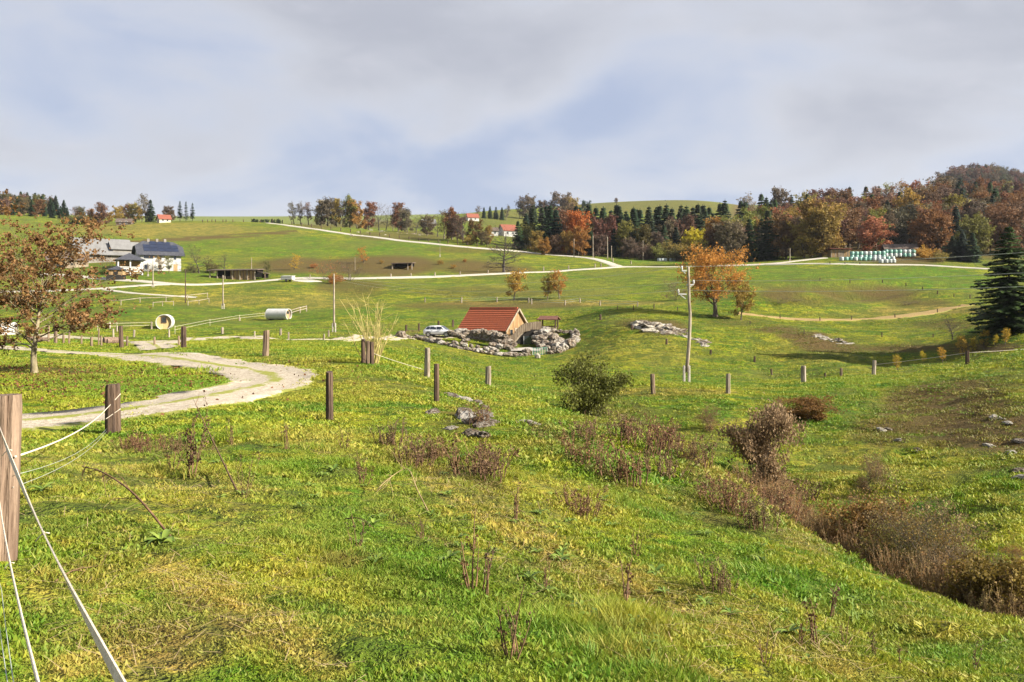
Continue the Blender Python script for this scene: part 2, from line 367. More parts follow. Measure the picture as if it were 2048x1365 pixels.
M['dirt'] = gravel('sandy_dirt', (0.38, 0.27, 0.12), (0.31, 0.21, 0.085), 0.25, 0.7)
# ---------------------------------------------------------------- what grows where (patches read off the photograph, laid on the ground)
PATCH = {  # column, row, half width, half height, strength
 'dry': [(350,462,230,13,.75),(560,603,190,15,.55),(600,590,120,12,.3),(1150,607,300,5,.9),(1700,630,160,10,.35),(250,1290,230,90,.85),(120,1180,150,80,.5),(640,870,150,25,.45),
         (700,765,170,35,.28),(1330,784,180,6,.6),(560,725,150,14,.3),(1000,640,60,6,.2),(300,900,160,25,.35),(1050,900,100,20,.35),(1250,700,150,35,.25),(1600,700,150,30,.35),
         (760,790,110,25,.3),(1720,940,200,60,.4),(1500,870,120,30,.25),(1850,620,110,9,.9),(1120,575,150,16,.25),(950,540,100,5,.3),(1600,1250,350,60,.25),(1000,1000,250,50,.25),(60,905,120,25,.3),(420,585,200,8,.3),(1100,705,300,8,.25)],
 'brown': [(740,532,260,17,.85),(980,540,80,10,.7),(1930,850,170,75,1.0),(1780,860,90,45,.85),(1730,588,110,17,.9),(1250,507,220,7,.9),(1600,500,150,14,.9),(1850,480,250,40,1.0),(1800,440,330,45,1.0),(1560,590,60,16,.75),(1640,600,80,14,.5),(1830,606,60,8,.5),(1830,697,210,11,1.0),(1650,688,70,9,1.0),(1540,660,60,9,.8),(1600,672,60,8,.9),
           (1330,655,60,16,.75),(1280,648,50,10,.6),(930,820,60,40,.35),(1500,1000,140,60,.35),(1700,1060,160,50,.2),(1200,835,90,25,.5),(900,612,190,7,.45),(1050,612,100,6,.55),(700,575,70,14,.5),(930,585,130,10,.3),
           (1900,650,80,12,.5),(850,900,140,40,.25),(1100,880,80,35,.3),(300,890,120,15,.4),(100,740,120,25,.35),(330,1270,160,60,.42),(180,1130,90,30,.3),(1080,1130,60,14,.5),(700,1120,80,16,.45),(1250,1270,80,14,.4),(900,1180,260,60,.18),(1470,645,90,14,.45),(700,450,130,9,.5),(800,472,120,8,.45),(940,500,80,8,.4)],
 'lush': [(640,495,270,20,.7),(1760,556,230,28,.95),(1330,522,150,7,.95),(1250,565,220,20,.55),(850,628,260,13,.6),(300,765,230,26,.6),(500,650,330,10,.5),(330,625,250,12,.7),(300,553,200,12,.7),(1980,1000,100,60,.5),
          (1350,820,120,30,.45),(1800,775,200,20,.5),(620,1020,180,70,.55),(850,1290,300,70,.6),(1350,1130,220,50,.4),(950,440,60,12,.7),(250,950,120,30,.3),(1100,750,150,20,.5),(1450,750,120,20,.5),(500,458,300,3,.5),(1650,860,60,30,.5),(700,900,120,20,.3)],
}
PATCH['lush'] += [(780,1150,330,70,1.0,36),(1320,1010,280,42,.95,31),(1680,1215,280,36,.9,22),(1050,1330,260,40,1.0,8),(640,960,150,34,.8,10),(1180,905,160,30,.7,30),(110,1330,150,40,.7,0),(480,1060,110,24,.6,20)]
PATCH['dry'] += [(330,1080,420,150,.25,10),(700,880,200,40,.3,5),(1150,1200,260,50,.2,25),(430,1200,330,60,.9,30),(1000,1040,260,30,.7,33),(1450,1240,300,36,.7,22),(1500,1010,190,22,.75,35),(330,960,190,24,.6,5),(850,935,120,18,.8,25),(1330,1330,200,20,.5,10)]
PATCH['brown'] += [(900,925,110,22,.7,30),(1140,905,110,16,.7,32),(1300,415,200,16,.35),(1000,440,80,14,.3),(450,1235,170,16,.55,25),(840,1060,90,10,.5,25),(1240,1180,80,9,.6,25),(320,895,110,9,.8,0),(1420,980,130,16,.6,34)]
for u in range(0, 40): PATCH['brown'] += [(215+u*9.5, 487-u*.62, 9, 1.6, .95), (300+u*7.0, 484-u*.30-u*u*.0035, 8, 1.2, .8)]
def patches(x, y, z):
    yy = np.where(y > 1.0, y, 1.0); px = CX+F*x/yy; py = HY-F*(z-CAMZ)/yy; out = {}
    wob = vnoise(x/(3+y*.03), y/(3+y*.05), 7)*1.6
    for k, L in PATCH.items():
        a = np.zeros_like(px)
        for cx, cy, rx, ry, s, *an in L:
            ct, sn = math.cos(math.radians(an[0] if an else 0)), math.sin(math.radians(an[0] if an else 0)); dx, dy = px-cx, py-cy; q = ((dx*ct+dy*sn)/rx)**2+((dy*ct-dx*sn)/ry)**2; a = np.maximum(a, s*(1-sstep(.35, 1.5, q+wob)))
        out[k] = np.where(y > 2, a, 0.0)
    return out
nR, nC = GX.shape
V = np.stack([GX.ravel(), GY.ravel(), GZ.ravel()], 1)
i0 = (np.arange(nR-1)[:, None]*nC+np.arange(nC-1)[None]).ravel()
# (last column coincides with the first at the photographer's back)
Q = np.stack([i0, i0+nC, i0+nC+1, i0+1], 1)
cap = np.array([list(range(nC-2, -1, -1))])
pa = patches(V[:, 0], V[:, 1], V[:, 2])
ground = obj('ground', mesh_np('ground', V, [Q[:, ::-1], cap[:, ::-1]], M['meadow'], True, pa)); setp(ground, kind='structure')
# ---------------------------------------------------------------- roads
def catmull(P, n=14):
    P = [np.array(p, float) for p in P]; P = [2*P[0]-P[1]]+P+[2*P[-1]-P[-2]]; out = []
    for i in range(1, len(P)-2):
        for k in range(n):
            s = k/n; a, b, c, d = P[i-1:i+3]
            out.append(.5*(2*b+(c-a)*s+(2*a-5*b+4*c-d)*s*s+(3*b-a-3*c+d)*s**3))
    out.append(P[-2]); return np.array(out)
ROADXY = []
def road(name, mat, pts, width, lift=0.05, ragged=.12, step=None, seed=0, near=0, far=1e9, label=None):
    w3 = [hit(p[0], p[1], near, far)[:2] if len(p) == 2 else col(p[0], p[2])[:2] for p in pts]
    c = catmull(w3, 16); seg = np.hypot(*np.diff(c, axis=0).T); s = np.concatenate([[0], np.cumsum(seg)])
    step = step or max(.25, s[-1]/700); n = int(s[-1]/step)+2; q = np.linspace(0, s[-1], n)
    c = np.stack([np.interp(q, s, c[:, 0]), np.interp(q, s, c[:, 1])], 1)
    if True:
        k = np.ones(9)/9; cc = np.stack([np.convolve(np.pad(c[:, j], 4, 'edge'), k, 'valid') for j in (0, 1)], 1); c = cc
    tg = np.gradient(c, axis=0); tg /= np.linalg.norm(tg, axis=1)[:, None]; nr = np.stack([-tg[:, 1], tg[:, 0]], 1)
    NW = 11; V = []; U = []
    for j in range(NW):
        u = j/(NW-1); o = (u-.5)*width
        rg = vnoise(q*1.3, np.full(n, 3.1*j), seed)*ragged*width*2*abs(u-.5)*2+vnoise(q*.25, np.zeros(n)+(j > NW/2)*9, seed+1)*ragged*width*abs(u-.5)*3
        xy = c+nr*(o+rg*(1 if u > .5 else -1))[:, None]
        edge = min(u, 1-u); zl = lift if edge > .01 else -.03
        z = H(xy[:, 0], xy[:, 1])+zl+(.02*math.cos(u*math.pi*4) if width > 2 and lift < .06 else 0)
        V.append(np.stack([xy[:, 0], xy[:, 1], z], 1)); U.append(np.stack([np.full(n, u), q], 1))
    V = np.stack(V, 1).reshape(-1, 3); U = np.stack(U, 1).reshape(-1, 2)
    i0 = (np.arange(n-1)[:, None]*NW+np.arange(NW-1)[None]).ravel()
    o = obj(name, mesh_np(name, V, np.stack([i0, i0+1, i0+1+NW, i0+NW], 1), mat, True, uv=U))
    setp(o, label, kind='structure'); ROADXY.append((c, width)); return o
road('gravel_track', M['gravel'], [(-330,872),(-120,858),(40,846),(150,836),(300,816),(390,801),(460,787),(520,775),(552,764),(550,754),(515,745),(465,736),(410,728),(340,718),(250,712),(150,707),(50,700),(-150,693)], 3.1, .045, .12, .22, 1, label='pale gravel track looping round the lawn')
road('gravel_path', M['gravel'], [(-150,672),(0,671),(100,673),(180,677),(290,684),(330,685),(420,677),(520,677),(600,680),(700,679),(795,675),(850,677),(905,673)], 2.6, .06, .12, .4, 2, near=55, label='pale gravel path through the meadow to the stone hut')
road('hill_road', M['gravel_far'], [(535,446.5),(600,455),(650,462),(740,474),(830,485),(900,492),(980,499),(1080,508),(1150,514),(1190,519),(1215,526),(1240,535)], 3.6, .14, .05, 1.2, 3, near=230, label='white gravel road climbing the hill')
road('farm_road', M['gravel_far'], [(60,548),(150,553),(260,562),(330,568),(400,571),(480,566),(560,560),(640,557),(760,557),(850,555),(1000,548.5),(1120,543),(1200,538),(1262,534),(1380,534),(1480,531),(1560,527),(1625,519),(1660,516)], 2.9, .14, .05, 1.2, 4, near=180, label='pale gravel road from the farm to the bales')
road('farm_road', M['gravel_far'], [(1520,529),(1600,529),(1700,529.5),(1800,530.5),(1880,533),(1990,540)], 2.4, .14, .05, 1.2, 5, near=180, label='pale gravel lane below the stacked bales')
road('farm_path', M['gravel_far'], [(-100,584),(50,584),(110,582),(205,578),(300,571),(345,569.5)], 2.6, .12, .08, .8, 6, near=150, label='narrow gravel path below the farmhouse')
road('farm_path', M['gravel_far'], [(205,580),(270,588),(330,592),(400,596)], 1.4, .10, .08, .6, 7, near=120, label='thin worn path beside the rail fence')
road('dirt_path', M['dirt'], [(1470,628),(1520,633),(1570,638),(1640,641),(1700,641),(1760,638),(1830,630),(1880,622),(1945,610)], 3.0, .10, .16, .5, 8, near=100, label='orange dirt path curving through the hollow')
road('hut_path', M['gravel'], [(292,686),(310,692),(322,700)], 2.4, .05, .12, .3, 9, near=40, label='short gravel spur joining the track')
def roaddist(x, y):
    d = np.full(x.shape, 1e9)
    for c, w_ in ROADXY:
        lo = c.min(0)-6; hi = c.max(0)+6
        k = np.where((x > lo[0]) & (x < hi[0]) & (y > lo[1]) & (y < hi[1]))[0]
        if len(k) == 0: continue
        cs = c[::3] if len(c) > 300 else c
        for i in range(0, len(k), 4000):
            kk = k[i:i+4000]; dd = np.sqrt(((x[kk, None]-cs[None, :, 0])**2+(y[kk, None]-cs[None, :, 1])**2).min(1))-w_/2
            d[kk] = np.minimum(d[kk], dd)
    return d
# ---------------------------------------------------------------- grass: blades in clumps, one object
rg = np.random.default_rng(5)
def clump(name, nb, spread, hmin, hmax, width, lean, segs=2):
    v = []; f = []; bl = []; tp = []
    for b in range(nb):
        a = rg.uniform(0, 6.283); r = spread*math.sqrt(rg.random()); x, y = r*math.cos(a), r*math.sin(a)
        h = rg.uniform(hmin, hmax); w_ = width*rg.uniform(.7, 1.4); d = rg.uniform(0, 6.283); le = rg.uniform(.2, 1)*lean*h
        q = rg.uniform(0, 6.283); sx, sy = math.cos(q)*w_, math.sin(q)*w_; tone = rg.random(); n0 = len(v)
        for k in range(segs):
            s = k/segs; ox, oy = math.cos(d)*le*s*s, math.sin(d)*le*s*s; ww = 1-.35*s
            v += [(x+ox-sx*ww, y+oy-sy*ww, h*s-.012), (x+ox+sx*ww, y+oy+sy*ww, h*s-.012)]; bl += [tone]*2; tp += [s]*2
        v.append((x+math.cos(d)*le, y+math.sin(d)*le, h*.9)); bl.append(tone); tp.append(1)
        for k in range(segs-1):
            a0 = n0+2*k; f += [(a0, a0+1, a0+3), (a0, a0+3, a0+2)]
        f.append((n0+2*segs-2, n0+2*segs-1, n0+2*segs))
    return bpy.data.objects.new(name, mesh_np(name, v, np.array(f), M['blades'], False, {'blade': bl, 'tip': tp}))
gcol = bpy.data.collections.new('grass_clumps')
for i, a in enumerate([(44,.11,.010,.026,.0034,1.8),(34,.12,.008,.022,.0075,2.2),(30,.11,.006,.020,.0105,2.6),(34,.09,.035,.085,.0034,1.3),
                       (44,.28,.02,.045,.011,1.7),(36,.28,.015,.04,.020,2.2),(40,.24,.05,.12,.010,1.3),
                       (40,.75,.04,.09,.034,1.6),(40,.8,.04,.085,.042,1.8)]):
    gcol.objects.link(clump('grass_clump_%d' % i, *a))
def scatter(r0, r1, dens, lo, hi, smin, smax, seed):
    g = np.random.default_rng(seed); amax = .60
    n = int(dens*amax*(r1*r1-r0*r0)); r = np.sqrt(g.uniform(r0*r0, r1*r1, n)); a = g.uniform(-amax, amax, n)
    x, y = r*np.sin(a), r*np.cos(a); z = H(x, y)
    cl = vnoise(x/.45, y/.45, 21)+.7*vnoise(x/1.7, y/1.7, 22)
    keep = g.random(n) < .60+cl*1.2
    d = roaddist(x, y); rn = vnoise(x/.5, y/.5, 31)+.5*vnoise(x/2.2, y/2.2, 32); keep &= (d > -.02) | ((d > -.45) & (rn > .12)) | ((d < -1.35) & (d > -1.9) & (rn > .16)) | ((g.random(n) < .06) & (rn > .25))
    x, y, z, cl = x[keep], y[keep], z[keep], cl[keep]; n = len(x)
    idx = g.integers(lo, hi-1, n); tall = g.random(n) < sstep(.28, .75, vnoise(x/.8, y/.8, 41)+.6*vnoise(x/3.5, y/2.2, 42)); idx = np.where(tall & (hi < 9), hi-1, idx)
    sc = g.uniform(smin, smax, n)*(1+.6*np.clip(cl, -.5, .8)); vary = np.clip(.5+1.0*vnoise(x/.9, y/.9, 51)+.3*vnoise(x/.25, y/.25, 52)+g.normal(size=n)*.14-.25*tall, 0, 1)
    return np.stack([x, y, z], 1), idx, g.uniform(0, 6.283, n), sc, vary
S = [scatter(1.5, 9, 330, 0, 4, .65, 1.2, 1), scatter(9, 17, 130, 0, 4, 1.0, 1.7, 2), scatter(15, 34, 30, 4, 7, .8, 1.4, 3), scatter(30, 70, 8, 4, 7, 1.1, 1.9, 4), scatter(60, 150, 1.6, 7, 9, .7, 1.25, 5)]
gp = np.concatenate([s[0] for s in S]); gi = np.concatenate([s[1] for s in S]); gr = np.concatenate([s[2] for s in S]); gs = np.concatenate([s[3] for s in S])
gv = np.concatenate([s[4] for s in S]); pg = patches(gp[:, 0], gp[:, 1], gp[:, 2])
gme = bpy.data.meshes.new('grass'); gme.vertices.add(len(gp)); gme.vertices.foreach_set('co', gp.astype(np.float32).ravel())
for k, a, ty in [('idx', gi, 'INT'), ('rot', gr, 'FLOAT'), ('sc', gs, 'FLOAT'), ('vary', gv, 'FLOAT')]+[(k, pg[k], 'FLOAT') for k in pg]:
    at = gme.attributes.new(k, ty, 'POINT'); at.data.foreach_set('value', np.asarray(a, np.int32 if ty == 'INT' else np.float32))
gme.materials.append(M['blades'])
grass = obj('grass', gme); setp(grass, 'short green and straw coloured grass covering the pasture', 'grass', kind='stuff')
gt = bpy.data.node_groups.new('grass_scatter', 'GeometryNodeTree')
gt.interface.new_socket('Geometry', in_out='INPUT', socket_type='NodeSocketGeometry'); gt.interface.new_socket('Geometry', in_out='OUTPUT', socket_type='NodeSocketGeometry')
g = NT(gt); gi_ = g.n('NodeGroupInput'); go_ = g.n('NodeGroupOutput')
ci = g.n('GeometryNodeCollectionInfo'); ci.inputs['Collection'].default_value = gcol; ci.inputs['Separate Children'].default_value = True; ci.inputs['Reset Children'].default_value = True
def na(n, ty):
    a = g.n('GeometryNodeInputNamedAttribute', _data_type=ty); a.inputs['Name'].default_value = n; return a.outputs['Attribute']
iop = g.n('GeometryNodeInstanceOnPoints'); gt.links.new(gi_.outputs[0], iop.inputs['Points']); gt.links.new(ci.outputs[0], iop.inputs['Instance'])
iop.inputs['Pick Instance'].default_value = True; gt.links.new(na('idx', 'INT'), iop.inputs['Instance Index'])
cb = g.n('ShaderNodeCombineXYZ'); gt.links.new(na('rot', 'FLOAT'), cb.inputs[2]); gt.links.new(cb.outputs[0], iop.inputs['Rotation'])
gt.links.new(na('sc', 'FLOAT'), iop.inputs['Scale']); gt.links.new(iop.outputs[0], go_.inputs[0])
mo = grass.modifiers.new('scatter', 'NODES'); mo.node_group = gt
print('grass clumps', len(gp))
# ---------------------------------------------------------------- plants: generators
def leafmat(name, trans=.35):
    m, t = newmat(name); oc = t.n('ShaderNodeObjectInfo'); tone = attr(t, 'tone')
    c = t.mix(1.0, oc.outputs['Color'], t.mix(tone, (0.42, 0.40, 0.38), (1.35, 1.38, 1.25)), 'MULTIPLY')
    c = t.mix(t.ramp(tone, .80, 1.0, 0, .25), c, t.mix(1.0, oc.outputs['Color'], (1.6, 2.1, .9), 'MULTIPLY'))
    finish(t, c, .65, spec=.2, trans=trans); return m
M['leaf'] = leafmat('leaves'); M['needle'] = leafmat('needles', .12)
M['bark'] = simple('bark', (0.16, 0.125, 0.09), (0.075, 0.06, 0.045), 3.0, .95, (1, 1, .35), .8, .05)
M['bark_pale'] = simple('bark_pale', (0.30, 0.25, 0.16), (0.16, 0.13, 0.07), 5.0, .95, (1, 1, .4), .6, .02)
M['bark_dark'] = simple('bark_dark', (0.085, 0.07, 0.06), (0.04, 0.033, 0.03), 3.0, .95, (1, 1, .35), .8, .05)
M['stem_yellow'] = simple('stem_yellow', (0.46, 0.38, 0.14), (0.32, 0.26, 0.09), 5.0, .8)
M['stem_dead'] = simple('stem_dead', (0.20, 0.115, 0.06), (0.10, 0.055, 0.03), 8.0, .9)
M['stem_straw'] = simple('stem_straw', (0.42, 0.31, 0.15), (0.26, 0.18, 0.09), 8.0, .9)
class Wood:
    """tapered branch tubes gathered as numpy rings"""
    def __init__(s): s.v = []; s.f = []; s.n = 0
    def limb(s, pts, rad, k):
        pts = np.asarray(pts); m = len(pts); d = np.gradient(pts, axis=0); d /= np.linalg.norm(d, axis=1)[:, None]+1e-9
        ref = np.where(np.abs(d[:, 2:3]) < .9, np.array([[0, 0, 1.]]), np.array([[1., 0, 0]]))
        a = np.cross(d, ref); a /= np.linalg.norm(a, axis=1)[:, None]+1e-9; b = np.cross(d, a); t_ = np.arange(k)*2*math.pi/k
        R = np.asarray(rad)[:, None, None]
        ring = pts[:, None]+(a[:, None]*np.cos(t_)[None, :, None]+b[:, None]*np.sin(t_)[None, :, None])*R
        s.v.append(ring.reshape(-1, 3)); i = np.arange(m-1)[:, None]*k; j = np.arange(k)[None]; j2 = (j+1) % k
        s.f.append((np.stack([i+j, i+j2, i+k+j2, i+k+j], -1).reshape(-1, 4))+s.n); s.n += m*k
    def mesh(s, name, mat): return mesh_np(name, np.concatenate(s.v), np.concatenate(s.f), mat, True)
def leaves_mesh(name, cen, size, mat, g, up=.0, aspect=1.0, tri=False, tone=None, droop=None):
    n = len(cen); a = g.normal(size=(n, 3)); a[:, 2] *= (1-up); a /= np.linalg.norm(a, axis=1)[:, None]
    b = g.normal(size=(n, 3)); b -= a*(a*b).sum(1)[:, None]; b /= np.linalg.norm(b, axis=1)[:, None]
    s = (size*g.uniform(.6, 1.35, n))[:, None]; A = a*s*.5; B = b*s*.5*aspect
    tone = g.random(n) if tone is None else tone
    V = np.stack([cen-A, cen+B*.9-A*.1, cen+A, cen-B*.9+A*.1], 1).reshape(-1, 3)
    return mesh_np(name, V, np.arange(4*n).reshape(n, 4), mat, False, {'tone': np.repeat(tone, 4)})
def walk(p, d, L, n, g, wob, lift):
    pts = [np.array(p)]; d = np.array(d, float); d /= np.linalg.norm(d)
    for i in range(n):
        d = d+g.normal(size=3)*wob+np.array([0, 0, lift]); d /= np.linalg.norm(d); pts.append(pts[-1]+d*L/n)
    return np.array(pts), d
def broadleaf(name, seed, Ht=10., W=6., base=.25, limbs=16, sec=5, ter=4, nleaf=4000, leaf=.3, wide=.45, bark='bark', stems=1, spread=.55, lift=.06, trunk=.022, twist=.05, angle=(1.25, .35), fuzz=1.0, conic=.0, clus=1.0):
    g = np.random.default_rng(seed); wd = Wood(); anchors = []; wts = []
    for st in range(stems):
        an = g.uniform(0, 6.28); off = np.array([math.cos(an), math.sin(an), 0])*(0 if stems == 1 else Ht*.015*math.sqrt(stems))
        d0 = np.array([0, 0, 1.]) if stems == 1 else np.array([math.cos(an)*g.uniform(.1, .45), math.sin(an)*g.uniform(.1, .45), 1.])
        hh = Ht*(1 if st == 0 else g.uniform(.7, .98)); n = 9
        tp, _ = walk(off+np.array([0, 0, -.25]), d0, hh*.96+.25, n, g, twist, .06); tr = Ht*trunk/math.sqrt(stems)
        rad = [tr*(1.35 if i == 0 else 1-.93*i/n)+.004*Ht/10 for i in range(n+1)]; wd.limb(tp, rad, 9 if stems == 1 else 6)
        nl = max(3, limbs//stems)
        for i in range(nl):
            s = base+(1-base)*((i+g.random()*.8)/nl)**.9; s = min(s, .985); k = s*n; i0 = min(int(k), n-1); p = tp[i0]*(1-(k-i0))+tp[i0+1]*(k-i0)
            q = (s-base)/(1-base); prof = (math.sin(math.pi*min(1, max(.0, (q*(1-wide)+wide*.55))))**.75)*(1-conic)+conic*(1-q)
            L = W*.5*max(.25, prof)*g.uniform(.75, 1.15); az = i*2.4+g.uniform(-.5, .5)
            th = angle[0]*(1-q)+angle[1]*q+g.uniform(-.15, .15)
            d = (math.sin(th)*math.cos(az), math.sin(th)*math.sin(az), math.cos(th)); L /= max(.55, math.sin(th)+.2)
            lp, _ = walk(p, d, L, 5, g, .13, lift); r0 = max(.012, rad[i0]*.55); wd.limb(lp, [r0*(1-.85*j/5) for j in range(6)], 5)
            for j in range(sec):
                u = .25+.75*(j+g.random())/sec; kk = min(4, int(u*5)); sp_ = lp[kk]+(lp[kk+1]-lp[kk])*(u*5-kk)
                dd = (lp[kk+1]-lp[kk]); dd = dd/np.linalg.norm(dd)+g.normal(size=3)*.62+np.array([0, 0, .12]); L2 = L*spread*(1.1-.6*u)*g.uniform(.7, 1.2)
                s2, _ = walk(sp_, dd, L2, 3, g, .18, lift*.8); r2 = r0*.38; wd.limb(s2, [r2, r2*.75, r2*.5, r2*.25], 4)
                for m_ in range(ter):
                    uu = g.uniform(.25, 1.); kq = min(2, int(uu*3)); tpnt = s2[kq]+(s2[kq+1]-s2[kq])*(uu*3-kq)
                    d3 = s2[kq+1]-s2[kq]; d3 = d3/(np.linalg.norm(d3)+1e-9)+g.normal(size=3)*.8; L3 = L2*.55*g.uniform(.5, 1.2)
                    t3, _ = walk(tpnt, d3, L3, 2, g, .2, lift); wd.limb(t3, [r2*.3, r2*.22, r2*.1], 3)
                    anchors += [t3[1], t3[2]]; wts += [1, 1]
                anchors.append(s2[2]); wts.append(1)
    A = np.array(anchors); wts = np.exp(g.normal(size=len(A))*.55*fuzz*clus)
    kz = Ht*.985/np.percentile(A[:, 2], 99.6); kx = W*.5/np.percentile(np.hypot(A[:, 0], A[:, 1]), 95); sc_ = np.array([kx, kx, kz])
    A = A*sc_; tk = np.array([max(kx, .55), max(kx, .55), kz]); wd.v = [v_*sc_ for v_ in wd.v]
    tr_me = wd.mesh(name+'_trunk', M[bark])
    if nleaf:
        pick = g.choice(len(A), nleaf, p=wts/wts.sum()); cen = A[pick]+g.normal(size=(nleaf, 3))*leaf*.75*fuzz*(1 if clus == 1 else .9)
        ct = g.random(len(A)); tone = np.clip(.55*ct[pick]+.45*g.random(nleaf), 0, 1)
        cr = leaves_mesh(name+'_crown', cen, leaf, M['leaf'], g, tone=tone)
    else: cr = None
    return tr_me, cr
def conifer(name, seed, Ht=12., W=5., base=.06, whorls=26, per=6, sprays=9, size=.5, gap=.12, sparse=0.0, bark='bark_dark'):
    g = np.random.default_rng(seed); wd = Wood(); n = 8
    tp = np.array([[0, 0, -.25+(Ht+.25)*i/n] for i in range(n+1)]); wd.limb(tp, [Ht*.016*(1-.95*i/n)+.01 for i in range(n+1)], 7)
    V = []; T = []
    for k in range(whorls):
        q = (k+g.random()*.6)/whorls; z = Ht*(base+(1-base)*q*.985); Lm = W*.5*(1-q)**.78*(1.0 if q > .12 else .8+q*1.6)
        for j in range(per):
            if g.random() < sparse: continue
            az = j*6.283/per+k*.9+g.uniform(-.45, .45); L = Lm*g.uniform(.55, 1.18)+.12; dr = .42*(1-q)+.05
            ns = max(2, int(sprays*L/(W*.5)))+1
            u = np.linspace(0, 1, 5); x = u*L; zz_ = z-dr*L*(u**1.2)*.75+dr*L*.35*u**3
            wd.limb(np.stack([math.cos(az)*x, math.sin(az)*x, zz_], 1), np.linspace(.018*Ht/12, .005, 5), 3)
            for s_ in range(ns):
                u_ = (s_+.5+g.uniform(-.3, .3))/ns; xx = u_*L; zc = z-dr*L*(u_**1.2)*.75+dr*L*.35*u_**3
                wv = size*(.55+.65*(1-u_))*g.uniform(.75, 1.25)*min(1.4, .5+L/(W*.35)); hv = size*g.uniform(.35, .7)
                for sd_ in (-1, 1, 0):
                    a2 = az+sd_*g.uniform(.7, 1.15); ex, ey = math.cos(a2), math.sin(a2); lv = wv if sd_ else wv*.8
                    b = np.array([math.cos(az)*xx, math.sin(az)*xx, zc]); tip = b+np.array([ex*lv, ey*lv, -hv*g.uniform(.25, .9)])
                    mid_ = (b+tip)*.5; side = np.array([-ey, ex, 0])*wv*.26; dn = np.array([0, 0, -hv*.5])
                    V += [b, mid_+side+dn*.4, tip, mid_-side+dn]; tn = g.random(); T += [tn]*4
    for i in range(26):
        z = Ht*(1-.16*g.random()); a2 = g.uniform(0, 6.28); l = .05*Ht*(1.05-(z/Ht-.84)/.16)*.6+.05
        b = np.array([0, 0, z]); V += [b, b+[math.cos(a2)*l, math.sin(a2)*l, l*.1], b+[0, 0, l*1.1], b+[math.cos(a2+1)*l*.5, math.sin(a2+1)*l*.5, -l*.2]]; T += [g.random()]*4
    V = np.array(V); cr = mesh_np(name+'_crown', V, np.arange(len(V)).reshape(-1, 4), M['needle'], False, {'tone': np.array(T)})
    return wd.mesh(name+'_trunk', M[bark]), cr
PROTO = {}
def proto(key, Ht, me): PROTO.setdefault(key, []).append((Ht, me))
for i in range(3):
    proto('full', 10, broadleaf('full%d' % i, 100+i, 10, 7.4, .07, 22, 6, 4, 6200, .34, .55))
    proto('tall', 10, broadleaf('tall%d' % i, 110+i, 10, 5.0, .06, 24, 6, 4, 5000, .32, .5, spread=.6, angle=(.95, .2), fuzz=.9))
    proto('thin', 10, broadleaf('thin%d' % i, 120+i, 10, 5.0, .22, 18, 6, 5, 1500, .26, .5, angle=(.95, .25), lift=.1, fuzz=1.2))
    proto('bare', 10, broadleaf('bare%d' % i, 130+i, 10, 7.0, .2, 18, 7, 7, 260, .2, .5, bark='bark_dark', fuzz=1.2))
    proto('spruce', 12, conifer('spruce%d' % i, 140+i, 12, 6.4-.5*i, .03, 26, 8, 9, .80))
    proto('bush', 3, broadleaf('bush%d' % i, 150+i, 3, 4.2, .05, 30, 5, 4, 2600, .15, .6, stems=7, spread=.6, trunk=.02, angle=(1.2, .4)))
    proto('twig', 3, broadleaf('twig%d' % i, 160+i, 3, 3.8, .03, 40, 6, 6, 900, .07, .6, stems=9, spread=.6, trunk=.016, bark='bark', angle=(1.1, .4)))
proto('pine', 12, conifer('pine0', 170, 12, 5.0, .18, 17, 6, 8, .75, sparse=.25)); proto('pine', 12, conifer('pine1', 171, 12, 4.2, .15, 18, 6, 8, .7, sparse=.3))
TCOUNT = {}
def plant(name, key, x, y, ht, colour, label, cat, group=None, wide=1.0, seed=None, z=None, lean=0.0, names=('trunk', 'crown'), wood=None):
    L = PROTO[key]; k = TCOUNT.get(key, 0); TCOUNT[key] = k+1; h0, (tm, cm) = L[k % len(L)]
    rr = random.Random(seed if seed is not None else int(x*31+y*17))
    o = empty(name, (x, y, (gz(x, y) if z is None else z)-.02), rr.uniform(0, 6.28)); s = ht/h0; o.scale = (s*wide, s*wide, s)
    if lean: o.rotation_euler = (rr.uniform(-lean, lean), rr.uniform(-lean, lean), o.rotation_euler[2])
    tr = obj(names[0], tm, o)
    if cm:
        c = obj(names[1], cm, o)
        if names[1] != 'crown': c['kind'] = 'stuff'
        j = lambda v: max(0.0, v*rr.uniform(.85, 1.15))
        c.color = (j(colour[0]), j(colour[1]), j(colour[2]), 1)
    return setp(o, label, cat, group)
def plant_px(name, key, px, base, top, colour, label, cat='tree', group=None, wide=1.0, near=0, far=1e9, Y=None, **kw):
    p = col(px, Y) if Y else hit(px, base, near, far)
    ht = CAMZ+(HY-top)/F*p[1]-p[2]
    return plant(name, key, p[0], p[1], max(.3, ht), colour, label, cat, group, wide, z=p[2], **kw)
# ---------------------------------------------------------------- trees and shrubs, each where it stands
RUST, ORANGE, GOLD, YELLOW = (0.190, 0.092, 0.045), (0.32, 0.165, 0.042), (0.30, 0.195, 0.050), (0.44, 0.34, 0.04)
MAROON, TAUPE, OLIVE, OLIVEY = (0.150, 0.072, 0.056), (0.145, 0.105, 0.068), (0.115, 0.108, 0.035), (0.215, 0.185, 0.045)
FIR, FIRB, PALEW = (0.026, 0.046, 0.020), (0.020, 0.040, 0.025), (0.23, 0.17, 0.115)
CN = {RUST: 'rust brown', ORANGE: 'orange', GOLD: 'golden', MAROON: 'dark maroon', TAUPE: 'grey brown', OLIVE: 'dark olive', OLIVEY: 'olive yellow', PALEW: 'pale pinkish brown', FIR: 'dark green', FIRB: 'blue green', (.27,.105,.05): 'russet', (.36,.13,.04): 'fiery orange', (.035,.06,.02): 'mossy green', (.12,.11,.06): 'dull brown', (.3,.2,.1): 'tan', (.50,.38,.03): 'bright yellow'}
